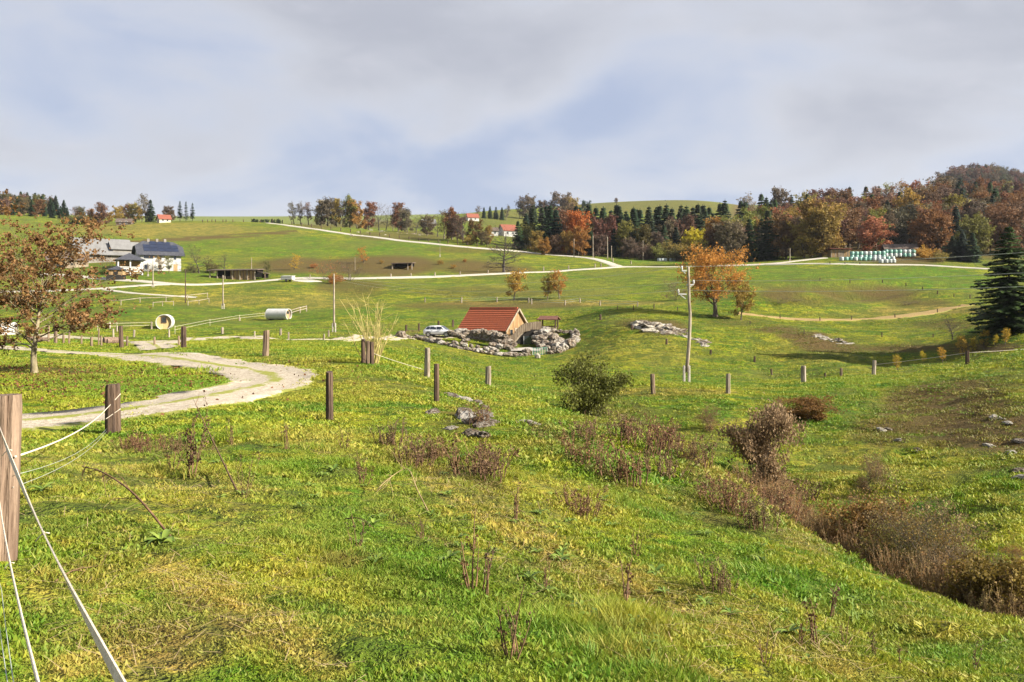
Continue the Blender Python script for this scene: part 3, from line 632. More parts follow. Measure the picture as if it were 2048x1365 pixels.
KN = {'full': 'broad crowned broadleaf tree', 'tall': 'narrow upright broadleaf tree', 'thin': 'sparse half bare broadleaf tree', 'bare': 'leafless tree', 'spruce': 'pointed spruce', 'pine': 'open topped conifer', 'bush': 'low shrub'}
def say(c, key, where): s_ = f"{CN.get(c, 'brown')} {KN[key]} {where}"; return s_, s_.replace(' tree ', ' trees ').replace('spruce', 'spruces')
# --- hill crest behind the white road
G = 'broadleaf trees along the hill crest'; LB = 'brown-leaved broadleaf tree on the hill crest beside the white gravel road'
for px, b, tp, key, c in [(588,441,403,'thin',TAUPE),(601,442,404,'thin',TAUPE),(617,444,405,'thin',RUST),(640,449,399,'tall',GOLD),(655,450,396,'full',TAUPE),(673,449,398,'tall',GOLD),
        (686,450,402,'thin',TAUPE),(700,453,393,'tall',OLIVEY),(714,455,402,'full',GOLD),(737,459,403,'tall',RUST),(758,458,405,'bare',TAUPE),(772,457,412,'bare',TAUPE),(786,461,420,'thin',TAUPE),
        (797,463,406,'tall',RUST),(815,465,417,'full',TAUPE),(832,468,426,'bare',TAUPE)]:
    lb, gr_ = say(c, key, 'on the hill crest beside the white road'); plant_px('broadleaf_tree', key, px, b, tp, c, lb, 'tree', gr_, near=330, far=560)
G = 'trees above the middle of the white road'; LB = 'autumn broadleaf tree in the row above the white hill road'
for px, b, tp, key, c in [(854,472,430,'full',TAUPE),(875,474,428,'bare',TAUPE),(888,478,420,'thin',OLIVE),(904,480,417,'tall',RUST),(915,482,430,'full',TAUPE),(926,484,421,'bare',TAUPE),(947,487,440,'full',RUST),(935,490,470,'bush',ORANGE),(968,492,462,'full',TAUPE),(978,490,452,'tall',GOLD)]:
    lb, gr_ = say(c, key, 'in the row halfway down the white hill road'); plant_px('autumn_tree', key, px, b, tp, c, lb, 'tree', gr_, near=290, far=480)
# --- farm on the left skyline
G = 'trees on the farm skyline'; LB = 'brown autumn tree by the red roofed house on the skyline'
for px, b, tp, key, c in [(150,447,412,'thin',TAUPE),(165,447,414,'full',TAUPE),(183,449,418,'tall',GOLD),(206,449,406,'full',TAUPE),(196,448,425,'full',RUST),(218,447,424,'full',GOLD),(241,446,412,'full',GOLD),(256,445,408,'tall',RUST),(272,445,406,'full',GOLD),(284,444,412,'thin',GOLD),(333,442,412,'full',TAUPE),(344,442,420,'full',TAUPE)]:
    lb, gr_ = say(c, key, 'on the skyline near the cream house'); plant_px('skyline_tree', key, px, b, tp, c, lb, 'tree', gr_, near=340, far=520)
for px, b, tp, key, c, lb in [(292,443,388,'thin',TAUPE,'tall thin sparse tree beside the dark skyline spruce'),(301,443,398,'spruce',FIR,'dark spruce next to the red roofed house on the skyline')]:
    plant_px('skyline_tree', key, px, b, tp, c, lb, 'tree', near=340, far=520)
for px, tp in [(360,401),(372,402),(385,405)]:
    plant_px('conifer_tree', 'pine', px, 443, tp, FIR, 'tall dark open conifer in the skyline clump of three', 'tree', 'skyline clump of three conifers', near=340, far=520, wide=.8)
for k, (px, tp) in enumerate([(140,428),(158,432),(172,437)]):
    plant_px('hedge_shrub', 'bush', px, 449, tp, OLIVE, 'low dark shrub at the foot of the skyline wood', 'shrub', 'low shrubs by the skyline wood', near=340, far=520, wide=1.4)
rr = random.Random(4)
for row, (Y, b) in enumerate([(540,0),(590,4),(640,8)]):
    px = -60+row*9
    while px < 146-row*6:
        sk = np.interp(px, [-60,0,60,90,130,150], [376,379,381,386,394,400])+rr.uniform(-2, 9)+(2-row)*7
        con = rr.random() < .68
        plant_px('wood_tree', 'spruce' if con else 'full', px, 0, sk, FIR if con else rr.choice([RUST, TAUPE, OLIVE]), 'dark spruce in the far wood on the hill above the farm' if con else 'brown broadleaf tree in the far wood on the hill above the farm', 'tree', 'far wood spruces on the hill above the farm' if con else 'far wood broadleaf trees on the hill above the farm', Y=Y+rr.uniform(-15, 15))
        px += rr.uniform(11, 17)
# --- forest belt in the middle
def forest(nm, L, label, group, near=250, far=420, Y=None):
    for px, tp, key, c, Yy in L:
        lb, gr_ = say(c, key, ('at the front edge of' if Yy < 315 else 'deep inside')+' the forest belt'); plant_px(nm, key, px, 0, tp, c, lb, 'tree', gr_, Y=Yy)
forest('forest_conifer', [(1036,440,'spruce',FIR,318),(1052,425,'spruce',FIRB,335),(1084,412,'pine',FIR,325),(1100,408,'spruce',FIR,330),(1112,416,'spruce',FIRB,322),(1160,412,'spruce',FIRB,345),(1178,406,'spruce',FIR,330),(1192,412,'spruce',FIRB,336),(1206,413,'spruce',FIR,330),
    (1222,418,'spruce',FIRB,345),(1238,408,'spruce',FIR,325),(1252,420,'spruce',FIRB,350),(1268,414,'spruce',FIR,322),(1280,416,'spruce',FIRB,330),(1298,411,'spruce',FIR,326),(1312,415,'spruce',FIRB,340),(1320,408,'spruce',FIR,335),(1333,407,'spruce',FIR,330),(1344,414,'spruce',FIRB,326),(1360,421,'spruce',FIR,335),
    (1373,410,'spruce',FIR,330),(1386,412,'spruce',FIRB,340),(1396,405,'spruce',FIR,325),(1408,408,'spruce',FIRB,330),(1426,424,'spruce',FIR,340),(1440,404,'spruce',FIR,335),(1450,398,'spruce',FIR,330),(1180,452,'spruce',FIRB,312),(1228,455,'spruce',FIRB,312),(1262,450,'pine',FIR,312),(1328,448,'spruce',FIR,312),(1352,452,'spruce',FIRB,313),(1402,470,'spruce',FIR,305)],
    'dark spruce in the forest belt behind the gravel road junction', 'spruces in the forest belt')
forest('forest_tree', [(1070,462,'full',GOLD,315),(1062,448,'full',OLIVE,330),(1128,420,'full',RUST,335),(1146,424,'full',(.36,.13,.04),318),(1156,455,'full',ORANGE,308),(1136,462,'full',ORANGE,310),(1170,440,'full',OLIVE,325),(1216,430,'full',MAROON,316),(1246,442,'tall',OLIVEY,311),(1258,475,'full',TAUPE,306),(1289,450,'tall',OLIVE,309),(1308,465,'full',TAUPE,311),(1338,442,'tall',TAUPE,316),
    (1372,430,'full',MAROON,318),(1300,490,'full',TAUPE,304),(1420,436,'full',ORANGE,312),(1432,446,'full',RUST,306),(1450,434,'tall',OLIVEY,308),(1468,440,'full',OLIVEY,300),(1500,430,'full',OLIVEY,300),(1275,485,'bush',TAUPE,303),(1090,475,'full',GOLD,307),(1110,470,'full',TAUPE,310),(1196,470,'full',TAUPE,309),(1480,452,'full',OLIVE,296)],
    'autumn broadleaf tree at the edge of the forest belt behind the road junction', 'broadleaf trees in the forest belt')
rq = random.Random(31); forest('forest_conifer', [(1075+i*13.5+rq.uniform(-10, 10), 413+rq.uniform(-8, 26), 'spruce', FIRB if i % 2 else FIR, 352+rq.uniform(-10, 10)) for i in range(28)], '', '')
forest('forest_tree', [(1386,457,'full',(.50,.38,.03),304)], 'bright yellow broadleaf tree among dark spruces in the forest belt', None)
forest('forest_shrub', [(1328,487,'bush',OLIVEY,300),(1345,480,'bush',OLIVEY,302),(1365,478,'bush',OLIVEY,300),(1378,484,'bush',GOLD,298),(1350,495,'bush',OLIVE,297),(1400,482,'bush',OLIVE,298)], 'olive yellow shrub at the foot of the forest belt', 'shrubs at the foot of the forest belt')
# --- wooded hill on the right
rr = random.Random(11)
SKYL = ([1440,1480,1520,1560,1600,1640,1700,1780,1840,1900,1960,2060,2200], [396,386,380,376,384,380,370,360,353,350,352,362,365])
rows = [(262,13),(282,13.5),(303,14),(325,14),(347,14),(370,14),(393,14),(415,13.5)]
PL = ['at the foot of the wooded hill']*2+['low on the wooded hillside']*2+['halfway up the wooded hillside']*2+['along the top of the wooded hill']*2
for k, (Y, hh) in enumerate(rows):
    px = 1455+rr.uniform(0, 25)+k*3
    while px < 2170:
        if not (k == 0 and (1655 < px < 1845)):
            x, y, z = col(px, Y+rr.uniform(-9, 9)); con = rr.random() < (.5 if px < 1600 and k > 2 else .34 if px < 1660 else .24 if k < 2 else .20)
            if k >= 6: con = con or rr.random() < .15
            h_ = hh*rr.uniform(.78, 1.1)*(1.1 if con else 1)
            top_lim = np.interp(px, *SKYL)+rr.uniform(-2, 9); zt = CAMZ+(HY-top_lim)/F*y
            h_ = min(h_, max(5, zt-z)) if k < 7 else max(6, zt-z)
            if con: plant('hill_conifer', 'spruce', x, y, h_, cc := rr.choice([FIR, FIRB, (.035,.06,.02)]), *[say(cc, 'spruce', PL[k])[0], 'tree', say(cc, 'spruce', PL[k])[1]], z=z)
            else:
                f = (px-1450)/600; c = rr.choices([RUST, ORANGE, GOLD, MAROON, TAUPE, OLIVEY, PALEW, (.27,.105,.05)], [2+3*f, .8, 2.0-f, 1.5+f, 3.5, 2, 1.5, 1+2*f])[0]
                ky = rr.choice(['full', 'full', 'full', 'tall', 'thin']); lb, gr_ = say(c, ky, PL[k]); plant('hill_tree', ky, x, y, h_, c, lb, 'tree', gr_, z=z, wide=rr.uniform(.95, 1.2))
        px += rr.uniform(24, 36)*(1+.1*(k == 0))
for px, b, tp, key, c, Y, lb in [(1622,0,404,'full',GOLD,262,'big golden broadleaf tree beside the timber shed'),(1752,0,434,'full',(.36,.17,.08),264,'pale rusty tree rising behind the stacked bales'),(1822,0,380,'tall',GOLD,300,'tall golden yellow tree on the wooded hill'),
        (1975,0,402,'spruce',FIR,300,'broad dark spruce standing out on the russet hillside'),(1880,0,440,'spruce',FIR,256,'dark spruce behind the end of the short bale stack'),(1905,0,470,'spruce',FIR,246,'short dark spruce next to the golden shrub by the bales'),(1858,0,490,'bush',(.45,.27,.05),244,'golden shrub at the end of the short bale stack'),(1925,0,462,'spruce',FIRB,244,'paired dark spruce beside the lane beyond the bales'),(1945,0,464,'spruce',FIR,241,'bushy dark spruce beside the lane beyond the bales'),(1885,0,500,'bush',GOLD,240,'low golden shrub beside the lane below the spruces')]:
    plant_px('hill_tree' if key != 'bush' else 'hill_shrub', key, px, b, tp, c, lb, 'tree' if key != 'bush' else 'shrub', Y=Y, wide=1.25 if key in ('full', 'spruce') else 1.1)
rr = random.Random(12)
for k, Y in enumerate([930, 975, 1010]):
    px = 1885+k*6
    while px < 2120:
        tp = np.interp(px, [1885,1905,1950,2000,2048,2120], [352,334,326,332,342,340])+rr.uniform(-2, 5)+(2-k)*6
        con = rr.random() < .3
        plant_px('ridge_tree', 'spruce' if con else 'full', px, 0, tp, FIR if con else rr.choice([TAUPE, MAROON, (.12,.11,.06)]), *(lambda q: (q[0], 'tree', q[1]))(say(FIR if con else TAUPE, 'spruce' if con else 'full', 'on the far highest wooded ridge')), Y=Y, wide=1.2); px += rr.uniform(10, 17)
for px, tp, key, c, Y in [(955,411,'thin',TAUPE,720),(968,414,'spruce',FIR,730),(980,412,'spruce',FIR,735),(992,413,'spruce',FIRB,735),(1004,414,'spruce',FIR,735),(1012,409,'thin',TAUPE,740),(1040,394,'thin',TAUPE,800),(1053,390,'full',TAUPE,800),(1066,396,'spruce',FIR,810),(1080,399,'pine',FIR,810),(1088,402,'full',TAUPE,800),(1103,402,'spruce',FIR,800),(1116,386,'full',TAUPE,800),(1134,392,'full',(.3,.2,.1),800),(1150,396,'full',GOLD,800),(1170,402,'full',FIR,900),(1232,396,'full',TAUPE,1120),(1320,402,'bush',FIR,1140),(1330,400,'bush',FIR,1140),(1340,402,'bush',FIR,1140)]:
    lb, gr_ = say(c, key, 'along the far green hilltop'); plant_px('ridge_tree', key, px, 0, tp, c, lb, 'tree', gr_, Y=Y)
for px in (505,515,524,533,545,556): plant_px('distant_tree', 'full', px, 0, 437+(px % 3), FIR, 'tiny dark tree peeping over the crest near the road head', 'tree', 'tree tops peeping over the crest', Y=640)
# --- meadow trees
proto('oakbig', 10.5, broadleaf('oakbig', 201, 10.5, 10.0, .30, 22, 8, 5, 10500, .20, .6, spread=.6, angle=(1.0, .2), trunk=.032, fuzz=1.3, lift=.09))
proto('small', 5, broadleaf('small', 202, 5, 4.2, .26, 18, 7, 5, 3400, .17, .5, angle=(1.0, .3), trunk=.028)); proto('small', 5, broadleaf('small2', 203, 5, 3.8, .26, 18, 7, 5, 2800, .17, .5, angle=(1.0, .3), trunk=.028))
proto('darkbare', 12, broadleaf('darkbare', 204, 12, 10, .12, 34, 8, 8, 350, .2, .55, bark='bark_dark', angle=(1.75, .2), trunk=.026, lift=.03, fuzz=1.2))
proto('cut', 8, broadleaf('cut', 205, 8, 6, .1, 18, 6, 5, 1800, .2, .5, angle=(1.1, .3)))
plant_px('oak_tree', 'oakbig', 1430, 634, 489, (0.47, 0.23, 0.05), 'large orange oak standing alone on the rise beside the pole', near=110, far=150, wide=1.05)
plant_px('young_tree', 'small', 1482, 641, 556, (0.30, 0.19, 0.03), 'young green and orange tree beside the large orange oak', near=100, far=150, wide=.75)
G = 'young oaks along the meadow fence'
plant_px('young_oak', 'small', 1028, 601, 539, (0.38, 0.24, 0.05), 'rounded golden young oak standing alone by the meadow fence', near=140, far=200)
plant_px('young_oak', 'small', 1095, 600, 543, (0.36, 0.21, 0.055), 'thin golden young oak of the pair by the meadow fence', 'tree', G, near=140, far=200, wide=.8)
plant_px('young_oak', 'small', 1119, 598, 540, (0.38, 0.23, 0.055), 'thin golden young oak of the pair by the meadow fence', 'tree', G, near=140, far=200, wide=.8)
plant_px('bare_tree', 'darkbare', 1008, 545, 441, TAUPE, 'big dark leafless tree beside the farm road bend', near=220, far=270)
for px, b, tp, key, c, lb in [(588,541,507,'cut',(.5,.33,.04),'little yellow birch on the brown bank'),(728,527,493,'cut',(.46,.24,.04),'little orange tree on the bank below the white road'),
        (655,563,515,'twig',(.30,.12,.05),'reddish twiggy shrub tree beside the white trailer'),(700,562,518,'twig',TAUPE,'grey twiggy shrub tree next to the reddish one'),(672,568,545,'bush',ORANGE,'small orange shrub under the twiggy trees'),
        (398,547,487,'bare',TAUPE,'leafless grey tree between farmhouse and open shed'),(415,545,510,'bare',TAUPE,'spreading leafless tree behind the open shed'),(448,545,505,'bare',TAUPE,'tall leafless tree close behind the open shed'),(430,547,520,'bush',OLIVE,'olive shrub behind the open shed'),
        (535,554,520,'thin',OLIVE,'small twisted tree at the lean-to end of the open shed'),(323,546,510,'thin',GOLD,'small fruit tree in front of the white farmhouse wall'),(338,546,512,'thin',OLIVEY,'spreading fruit tree in front of the white farmhouse wall'),
        (215,545,508,'twig',TAUPE,'brown twiggy shrub beside the small pavilion'),(384,547,528,'bush',TAUPE,'low brown shrub at the farmhouse corner'),(183,486,465,'twig',MAROON,'small reddish bare tree in the field above the barn'),
        (1353,601,556,'twigbig',(.24,.16,.12),'grey brown thorn thicket beside the large orange oak'),(1640,600,0,'',None,''),(1905,680,625,'bare',TAUPE,'small leafless thorn tree on the slope by the spruces')]:
    if key == 'twigbig': key = 'twig'
    if not key: continue
    cat = 'tree' if key not in ('twig', 'bush') else 'shrub'
    plant_px({'tree': 'small_tree', 'shrub': 'shrub'}[cat], key, px, b, tp, c, lb, cat, near=95, far=420, wide=1.3 if key == 'twig' else 1.1)
G = 'orange shrubs on the brown bank'
for px, b, tp in [(627,538,526),(765,528,519),(880,530,519),(908,538,528),(928,525,517),(820,538,531)]: plant_px('bank_shrub', 'bush', px, b, tp, ORANGE, 'small orange shrub dotted on the brown bank', 'shrub', G, near=220, far=300)
G = 'heather clumps in the hollow'
for px, b, tp in [(1560,608,592),(1590,606,594),(1815,612,601),(1835,608,600)]: plant_px('heather_clump', 'twig', px, b, tp, (.2,.12,.11), 'low purplish brown scrub clump in the grassy hollow', 'shrub', G, near=130, far=200, wide=2.6)
# spruces at the right edge
sp1 = conifer('near_spruce', 301, 11, 8.8, .06, 36, 8, 24, .50, sparse=.10); proto('nspruce', 11, sp1); proto('nspruce', 11, conifer('near_spruce2', 302, 11, 8.2, .09, 34, 8, 24, .50, sparse=.12))
plant_px('spruce_tree', 'nspruce', 2018, 652, 447, (.034,.055,.016), 'tall dark spruce with drooping branches beside the power wires', Y=96)
plant_px('spruce_tree', 'nspruce', 2075, 655, 470, (.030,.05,.016), 'dark spruce close behind the tall drooping one', Y=99)
G = 'yellow saplings along the ridge wire'
for px, b, tp in [(1795,742,708),(1848,728,700),(1885,716,694),(1928,705,668),(1945,700,672),(1968,695,660),(2010,690,655),(1990,692,668)]:
    plant_px('sapling', 'thin', px, b, tp, (.55,.34,.04), 'thin sapling with yellow leaves behind the ridge fence', 'tree', G, near=58, far=95, wide=1.1)
# ---- loop tree on the lawn
def hero_tree():
    tm, cm = broadleaf('lawn_tree', 404, 6.5, 5.6, .27, 30, 7, 5, 16000, .092, .55, spread=.55, angle=(1.15, .15), trunk=.018, bark='bark_pale', fuzz=1.0, clus=2.0, lift=.075)
    x, y, z = hit(69, 746, 20, 40); ht = CAMZ+(HY-408)/F*y-z
    o = empty('lawn_tree', (x, y, z-.02), 2.1); s = ht/6.5; o.scale = (s*1.05, s*1.05, s)
    obj('trunk', tm, o); c = obj('crown', cm, o); c.color = (.22, .118, .05, 1)
    setp(o, 'slim autumn tree with thinning rust brown leaves on the loop lawn', 'tree'); return (x, y)
HT = hero_tree()
# ---- pale stemmed shrub growing round the cluster of posts
def vase_shrub():
    g = np.random.default_rng(77); wd = Wood()
    for i in range(34):
        az = g.uniform(0, 6.28); sp_ = g.uniform(.05, .5); L = g.uniform(1.5, 2.9)
        p, d = walk((.18*math.cos(az), .18*math.sin(az), -.1), (math.cos(az)*sp_, math.sin(az)*sp_, 1), L, 7, g, .10, .0); wd.limb(p, np.linspace(.022, .005, 8), 5)
        for j in range(4):
            k = g.integers(2, 7); q, _ = walk(p[k], d+g.normal(size=3)*.7, L*.3*g.uniform(.5, 1), 4, g, .18, .04); wd.limb(q, np.linspace(.009, .003, 5), 4)
    x, y, z = hit(737, 727, 25, 45); o = obj('pale_shrub', wd.mesh('pale_shrub', M['stem_yellow'])); o.location = (x+.12, y+.25, z)
    setp(o, 'leafless pale yellow stemmed shrub growing round three fence posts', 'shrub')
vase_shrub()
# ---- scrub on the near slopes
def scrub(px, b, tp, key, c, lb, wide=1.0, grp=None, near=8, far=70, Y=None, nm='shrub'):
    plant_px(nm, key, px, b, tp, c, lb, 'shrub', grp, near=near, far=far, wide=wide, Y=Y, names=('stems', 'leaves'))
proto('nbush', 2.2, broadleaf('nbush', 517, 2.2, 2.9, .03, 60, 7, 6, 13000, .082, .55, stems=14, spread=.6, trunk=.016, angle=(1.25, .4), fuzz=1.3))
proto('ntwig', 2.0, broadleaf('ntwig', 502, 2.0, 2.2, .03, 54, 8, 9, 5200, .04, .6, stems=11, spread=.6, trunk=.012, angle=(1.1, .35), fuzz=1.3)); proto('ntwig', 2.0, broadleaf('ntwig2', 503, 2.0, 2.3, .03, 50, 8, 9, 4600, .04, .6, stems=13, spread=.6, trunk=.011, angle=(1.15, .4), fuzz=1.3))
scrub(1190,829,715,'nbush',(.13,.12,.03),'rounded olive leaved bush on the ridge below the hut',.82,Y=36.5)
scrub(1516,912,808,'nbush',(.26,.21,.13),'tall grey brown twiggy bush on the slope above the hedge',.64,Y=31)
scrub(1612,842,795,'nbush',(.22,.11,.035),'low reddish brown thorn mound on the far slope',1.9,near=25)
scrub(1415,862,806,'ntwig',(.26,.14,.06),'brown dead stemmed scrub next to the grey brown twiggy bush',.85,near=25)
scrub(1745,985,893,'ntwig',(.25,.17,.08),'pale bare twiggy bush alone on the slope beyond the ditch',.75,near=20)
scrub(1378,935,880,'ntwig',(.20,.10,.05),'dark brown scrub clump at the head of the hedge',.8,near=20)
scrub(2030,1130,1075,'ntwig',(.30,.16,.06),'small brown scrub on the grass beyond the thick end of the hedge',.9,near=14)
G = 'bramble bushes in the ditch hedge'; rr = random.Random(8)
for px, Y, h_, c in [(1560,23.5,.6,(.28,.17,.08)),(1640,20.6,1.0,(.22,.12,.05)),(1690,19.6,1.05,(.2,.12,.04)),(1735,18.6,1.2,(.22,.14,.04)),(1780,17.4,1.25,(.15,.15,.03)),(1825,16.6,1.3,(.13,.14,.03)),(1870,15.9,1.2,(.20,.15,.035)),(1915,15.2,1.0,(.2,.12,.05)),(1960,14.6,.95,(.13,.13,.03)),(2005,14,.9,(.16,.13,.03)),(2060,13.4,.9,(.16,.09,.04)),(1760,19.5,1.3,(.24,.15,.06)),(1845,17.8,1.45,(.26,.16,.07))]:
    x, y, z = col(px, Y); plant('bramble_bush', rr.choice(['nbush', 'ntwig', 'ntwig']), x, y, h_*rr.uniform(1.0, 1.35), c, ('olive leaved bramble bush in the ditch hedge' if c[1] >= .13 and c[0] < .21 else 'pale straw brown thicket in the ditch hedge' if c[0] > .23 else 'dark brown bramble bush in the ditch hedge'), 'shrub', 'bramble bushes in the ditch hedge: '+('olive' if c[1] >= .13 and c[0] < .21 else 'pale' if c[0] > .23 else 'dark'), z=z, wide=1.05, names=('stems', 'leaves'))
# ---- dead weeds standing in the pasture
M['stem_tan'] = simple('stem_tan', (0.36, 0.25, 0.13), (0.22, 0.14, 0.07), 8.0, .9)
def weed(name, seed, n, ht, sp_, heads, mat='stem_dead'):
    g = np.random.default_rng(seed); wd = Wood(); A = []
    for i in range(n):
        az = g.uniform(0, 6.28); L = ht*g.uniform(.5, 1.05); r = sp_*g.random(); t_ = g.uniform(.0, .35)
        p, d = walk((r*math.cos(az), r*math.sin(az), -.03), (math.cos(az)*t_, math.sin(az)*t_, 1), L, 6, g, .07, .0); wd.limb(p, np.linspace(.0085, .003, 7), 4)
        for j in range(heads):
            k = g.integers(2, 7); q, _ = walk(p[k], d+g.normal(size=3)*.5, L*.22*g.uniform(.4, 1.2), 3, g, .15, .05); wd.limb(q, np.linspace(.003, .0012, 4), 3); A += [q[2], q[3], q[1]]
    A = np.array(A); cen = np.repeat(A, 3, 0)+g.normal(size=(len(A)*3, 3))*.014
    return wd.mesh(name+'_stems', M[mat]), leaves_mesh(name+'_heads', cen, .025, M['leaf'], g)
for i in range(3): proto('dock', .8, weed('dock%d' % i, 610+i, 6, .8, .12, 7)); proto('patch', .5, weed('patch%d' % i, 620+i, 26, .5, .35, 4)); proto('reeds', .9, weed('reeds%d' % i, 640+i, 42, .9, .42, 3, 'stem_tan')); proto('wisp', .6, weed('wisp%d' % i, 630+i, 4, .62, .05, 2))
def weedpx(key, px, b, tp, lb, grp, near=4, far=45, wide=1.0, grow=1.25, c=(.14,.085,.05), lean=.08):
    tp = b-(b-tp)*grow
    plant_px('dead_weed' if key != 'patch' else 'dead_weed_patch', key, px, b, tp, c, lb, 'weed', grp, near=near, far=far, wide=wide, lean=lean, names=('stems', 'seed_heads'))
weedpx('dock', 385, 955, 815, 'tall dark red brown dead dock with seed heads in front of the track', None, wide=.8, lean=.0)
weedpx('dock', 488, 1000, 925, 'short broken dead dock beside the leaning stalk', None, wide=.6)
weedpx('dock', 727, 968, 905, 'many branched brown dead weed below the dark fence post', None, wide=1.1)
G = 'brown dead weed clumps on the near slope'
for px, b, tp in [(785,890,850),(835,935,885),(960,950,880),(985,960,905),(1290,905,850),(1160,1030,975),(1240,965,900),(1385,930,885),(1165,880,840),(870,920,880),(1440,1010,960),(1470,1030,975),(1525,1060,1005),(1560,1010,960),(1600,1000,960),(960,850,815),(1180,930,880),(1330,960,905),(1430,1180,1135),(300,905,885),(260,900,880),(345,905,885),(1560,1040,990),(1620,1075,1030),(1680,1105,1065),(1740,1135,1095),(1800,1160,1115),(1860,1185,1140),(1920,1205,1160),(1980,1225,1180),(1250,880,835),(1310,890,850),(1350,905,860)]:
    weedpx('patch', px, b, tp, 'low clump of dead weed stems '+(q := 'along the top edge of the ditch hedge' if px > 1500 else 'between the pale rocks and the hedge' if px > 1000 else 'beside the stout dark post' if px < 400 else 'on the slope below the pale rocks'), G+': '+q, wide=1.0, c=(.20,.125,.07))
G = 'single thin dead stalks on the near slope'
for px, b, tp in [(1030,1040,960),(943,1180,1040),(970,1190,1075),(1250,1215,1085),(1020,1320,1180),(1035,1310,1200),(845,1080,1020),(715,1095,1020),(575,900,840),(465,890,830),(690,900,850),(1630,1290,1180),(1600,1290,1220),(1690,1290,1230),(1660,1240,1150),(1800,1330,1290),(345,940,870),(425,900,870),(1090,1180,1110),(1530,1330,1270),(1750,1320,1250),(1950,1340,1290),(1270,1110,1050)]:
    weedpx('wisp', px, b, tp, 'single thin dead stalk standing '+(q := 'near the lower ditch hedge' if px > 1500 else 'near the loop track' if b < 945 else 'low in the pasture below the pale rocks'), G+': '+q, wide=.9)
rw = random.Random(14)
for i in range(46):
    u = rw.random(); px = 1480+u*600; Yq = float(np.interp(px, [1400,1480,1640,1800,2080], [31,26.5,19.6,16,12.9]))+rw.uniform(-.9, 1.6); x, y, z = col(px, Yq)
    plant('dead_weed_patch', 'reeds', x, y, rw.uniform(.45, .95), (.30,.18,.08), 'stand of straw brown dead stems in the ditch hedge', 'weed', 'dead stems in the ditch hedge', z=z, lean=.1, names=('stems', 'seed_heads'))
def stalk(pts, rad, lb, twigs, seed, mat='stem_dead'):
    g = np.random.default_rng(seed); P = [np.array(hit(a, b, 3, 40))+np.array([0, 0, h_]) for a, b, h_ in pts]; wd = Wood()
    c = catmull([p for p in P], 6); o0 = P[0]; c = c-o0; wd.limb(c, np.linspace(rad, rad*.35, len(c)), 5)
    for i in range(twigs):
        k = int(g.uniform(.25, .98)*len(c)); q, _ = walk(c[k], (c[min(k+2, len(c)-1)]-c[k-2])/.2+g.normal(size=3)*.5, g.uniform(.1, .4), 4, g, .2, .0)
        wd.limb(q, np.linspace(rad*.45, rad*.15, 5), 4)
    o = obj('fallen_stalk', wd.mesh('fallen_stalk', M[mat])); o.location = o0; setp(o, lb, 'weed')
stalk([(350,1085,0),(270,1040,.22),(205,1010,.30),(165,1000,.32)], .012, 'fallen brown weed stalk with twigs leaning over the grass by the rope', 16, 1)
stalk([(475,985,0),(440,940,.18),(400,890,.5),(390,880,.62)], .012, 'straight dead stalk leaning against the tall dead dock', 8, 2)
stalk([(860,1030,0),(835,1005,.14),(815,985,.28),(780,990,.2),(755,1000,.12)], .008, 'bent broken straw stalk hooked over on the slope', 14, 3, 'stem_straw')
stalk([(110,1170,.02),(150,1155,.05),(200,1140,.03)], .006, 'thin dark twig lying in the grass by the rope', 3, 4)
stalk([(690,1040,.01),(720,1050,.06),(750,1065,.03)], .007, 'thin brown twig lying in the green grass', 3, 5)
# ---- green rosettes of broad dock leaves
m, t = newmat('dock_leaf'); M['dock'] = m; tn = attr(t, 'tone'); c = t.mix(tn, (.075, .135, .016), (.24, .31, .05)); finish(t, c, .5, spec=.4, trans=.25)
def rosette(name, seed, n, L):
    g = np.random.default_rng(seed); V = []; Fq = []; T = []
    for i in range(n):
        az = i*2.4+g.uniform(-.3, .3); l = L*g.uniform(.6, 1.1); el = g.uniform(.15, .9); w_ = l*.13; tone = g.random(); n0 = len(V); roll = g.uniform(-.3, .3)
        for k in range(5):
            s = k/4; r = l*s; z = math.sin(el)*l*s*(1-.75*s*s)+.01; ww = w_*math.sin(math.pi*min(1, .08+s*.9))**.7
            cx, cy = math.cos(az)*r*math.cos(el*.6), math.sin(az)*r*math.cos(el*.6)
            for sgn in (-1, 0, 1): V.append((cx-math.sin(az)*ww*sgn, cy+math.cos(az)*ww*sgn, z+abs(sgn)*ww*.35+roll*ww*sgn)); T.append(tone)
        for k in range(4):
            for j in range(2): a = n0+k*3+j; Fq.append((a, a+1, a+4, a+3))
    return mesh_np(name, V, np.array(Fq), M['dock'], True, {'tone': T})
RO = [rosette('dock_rosette%d' % i, 700+i, n, l) for i, (n, l) in enumerate([(9,.22),(11,.19),(7,.26),(10,.16)])]
rr = random.Random(21)
def dock_at(x, y, s, lb, grp):
    o = obj('dock_plant', rr.choice(RO)); o.location = (x, y, gz(x, y)+.01); o.rotation_euler = (0, 0, rr.uniform(0, 6.28)); o.scale = (s, s, s); setp(o, lb, 'plant', grp)
p = hit(325, 1090, 4, 20); dock_at(p[0], p[1], 1.15, 'big green dock plant at the foot of the fallen stalk', None)
p = hit(85, 985, 4, 20); dock_at(p[0], p[1], 1.1, 'green dock plant growing beside the big fence post', None)
G = 'dock rosettes on the near slope'; n = 0
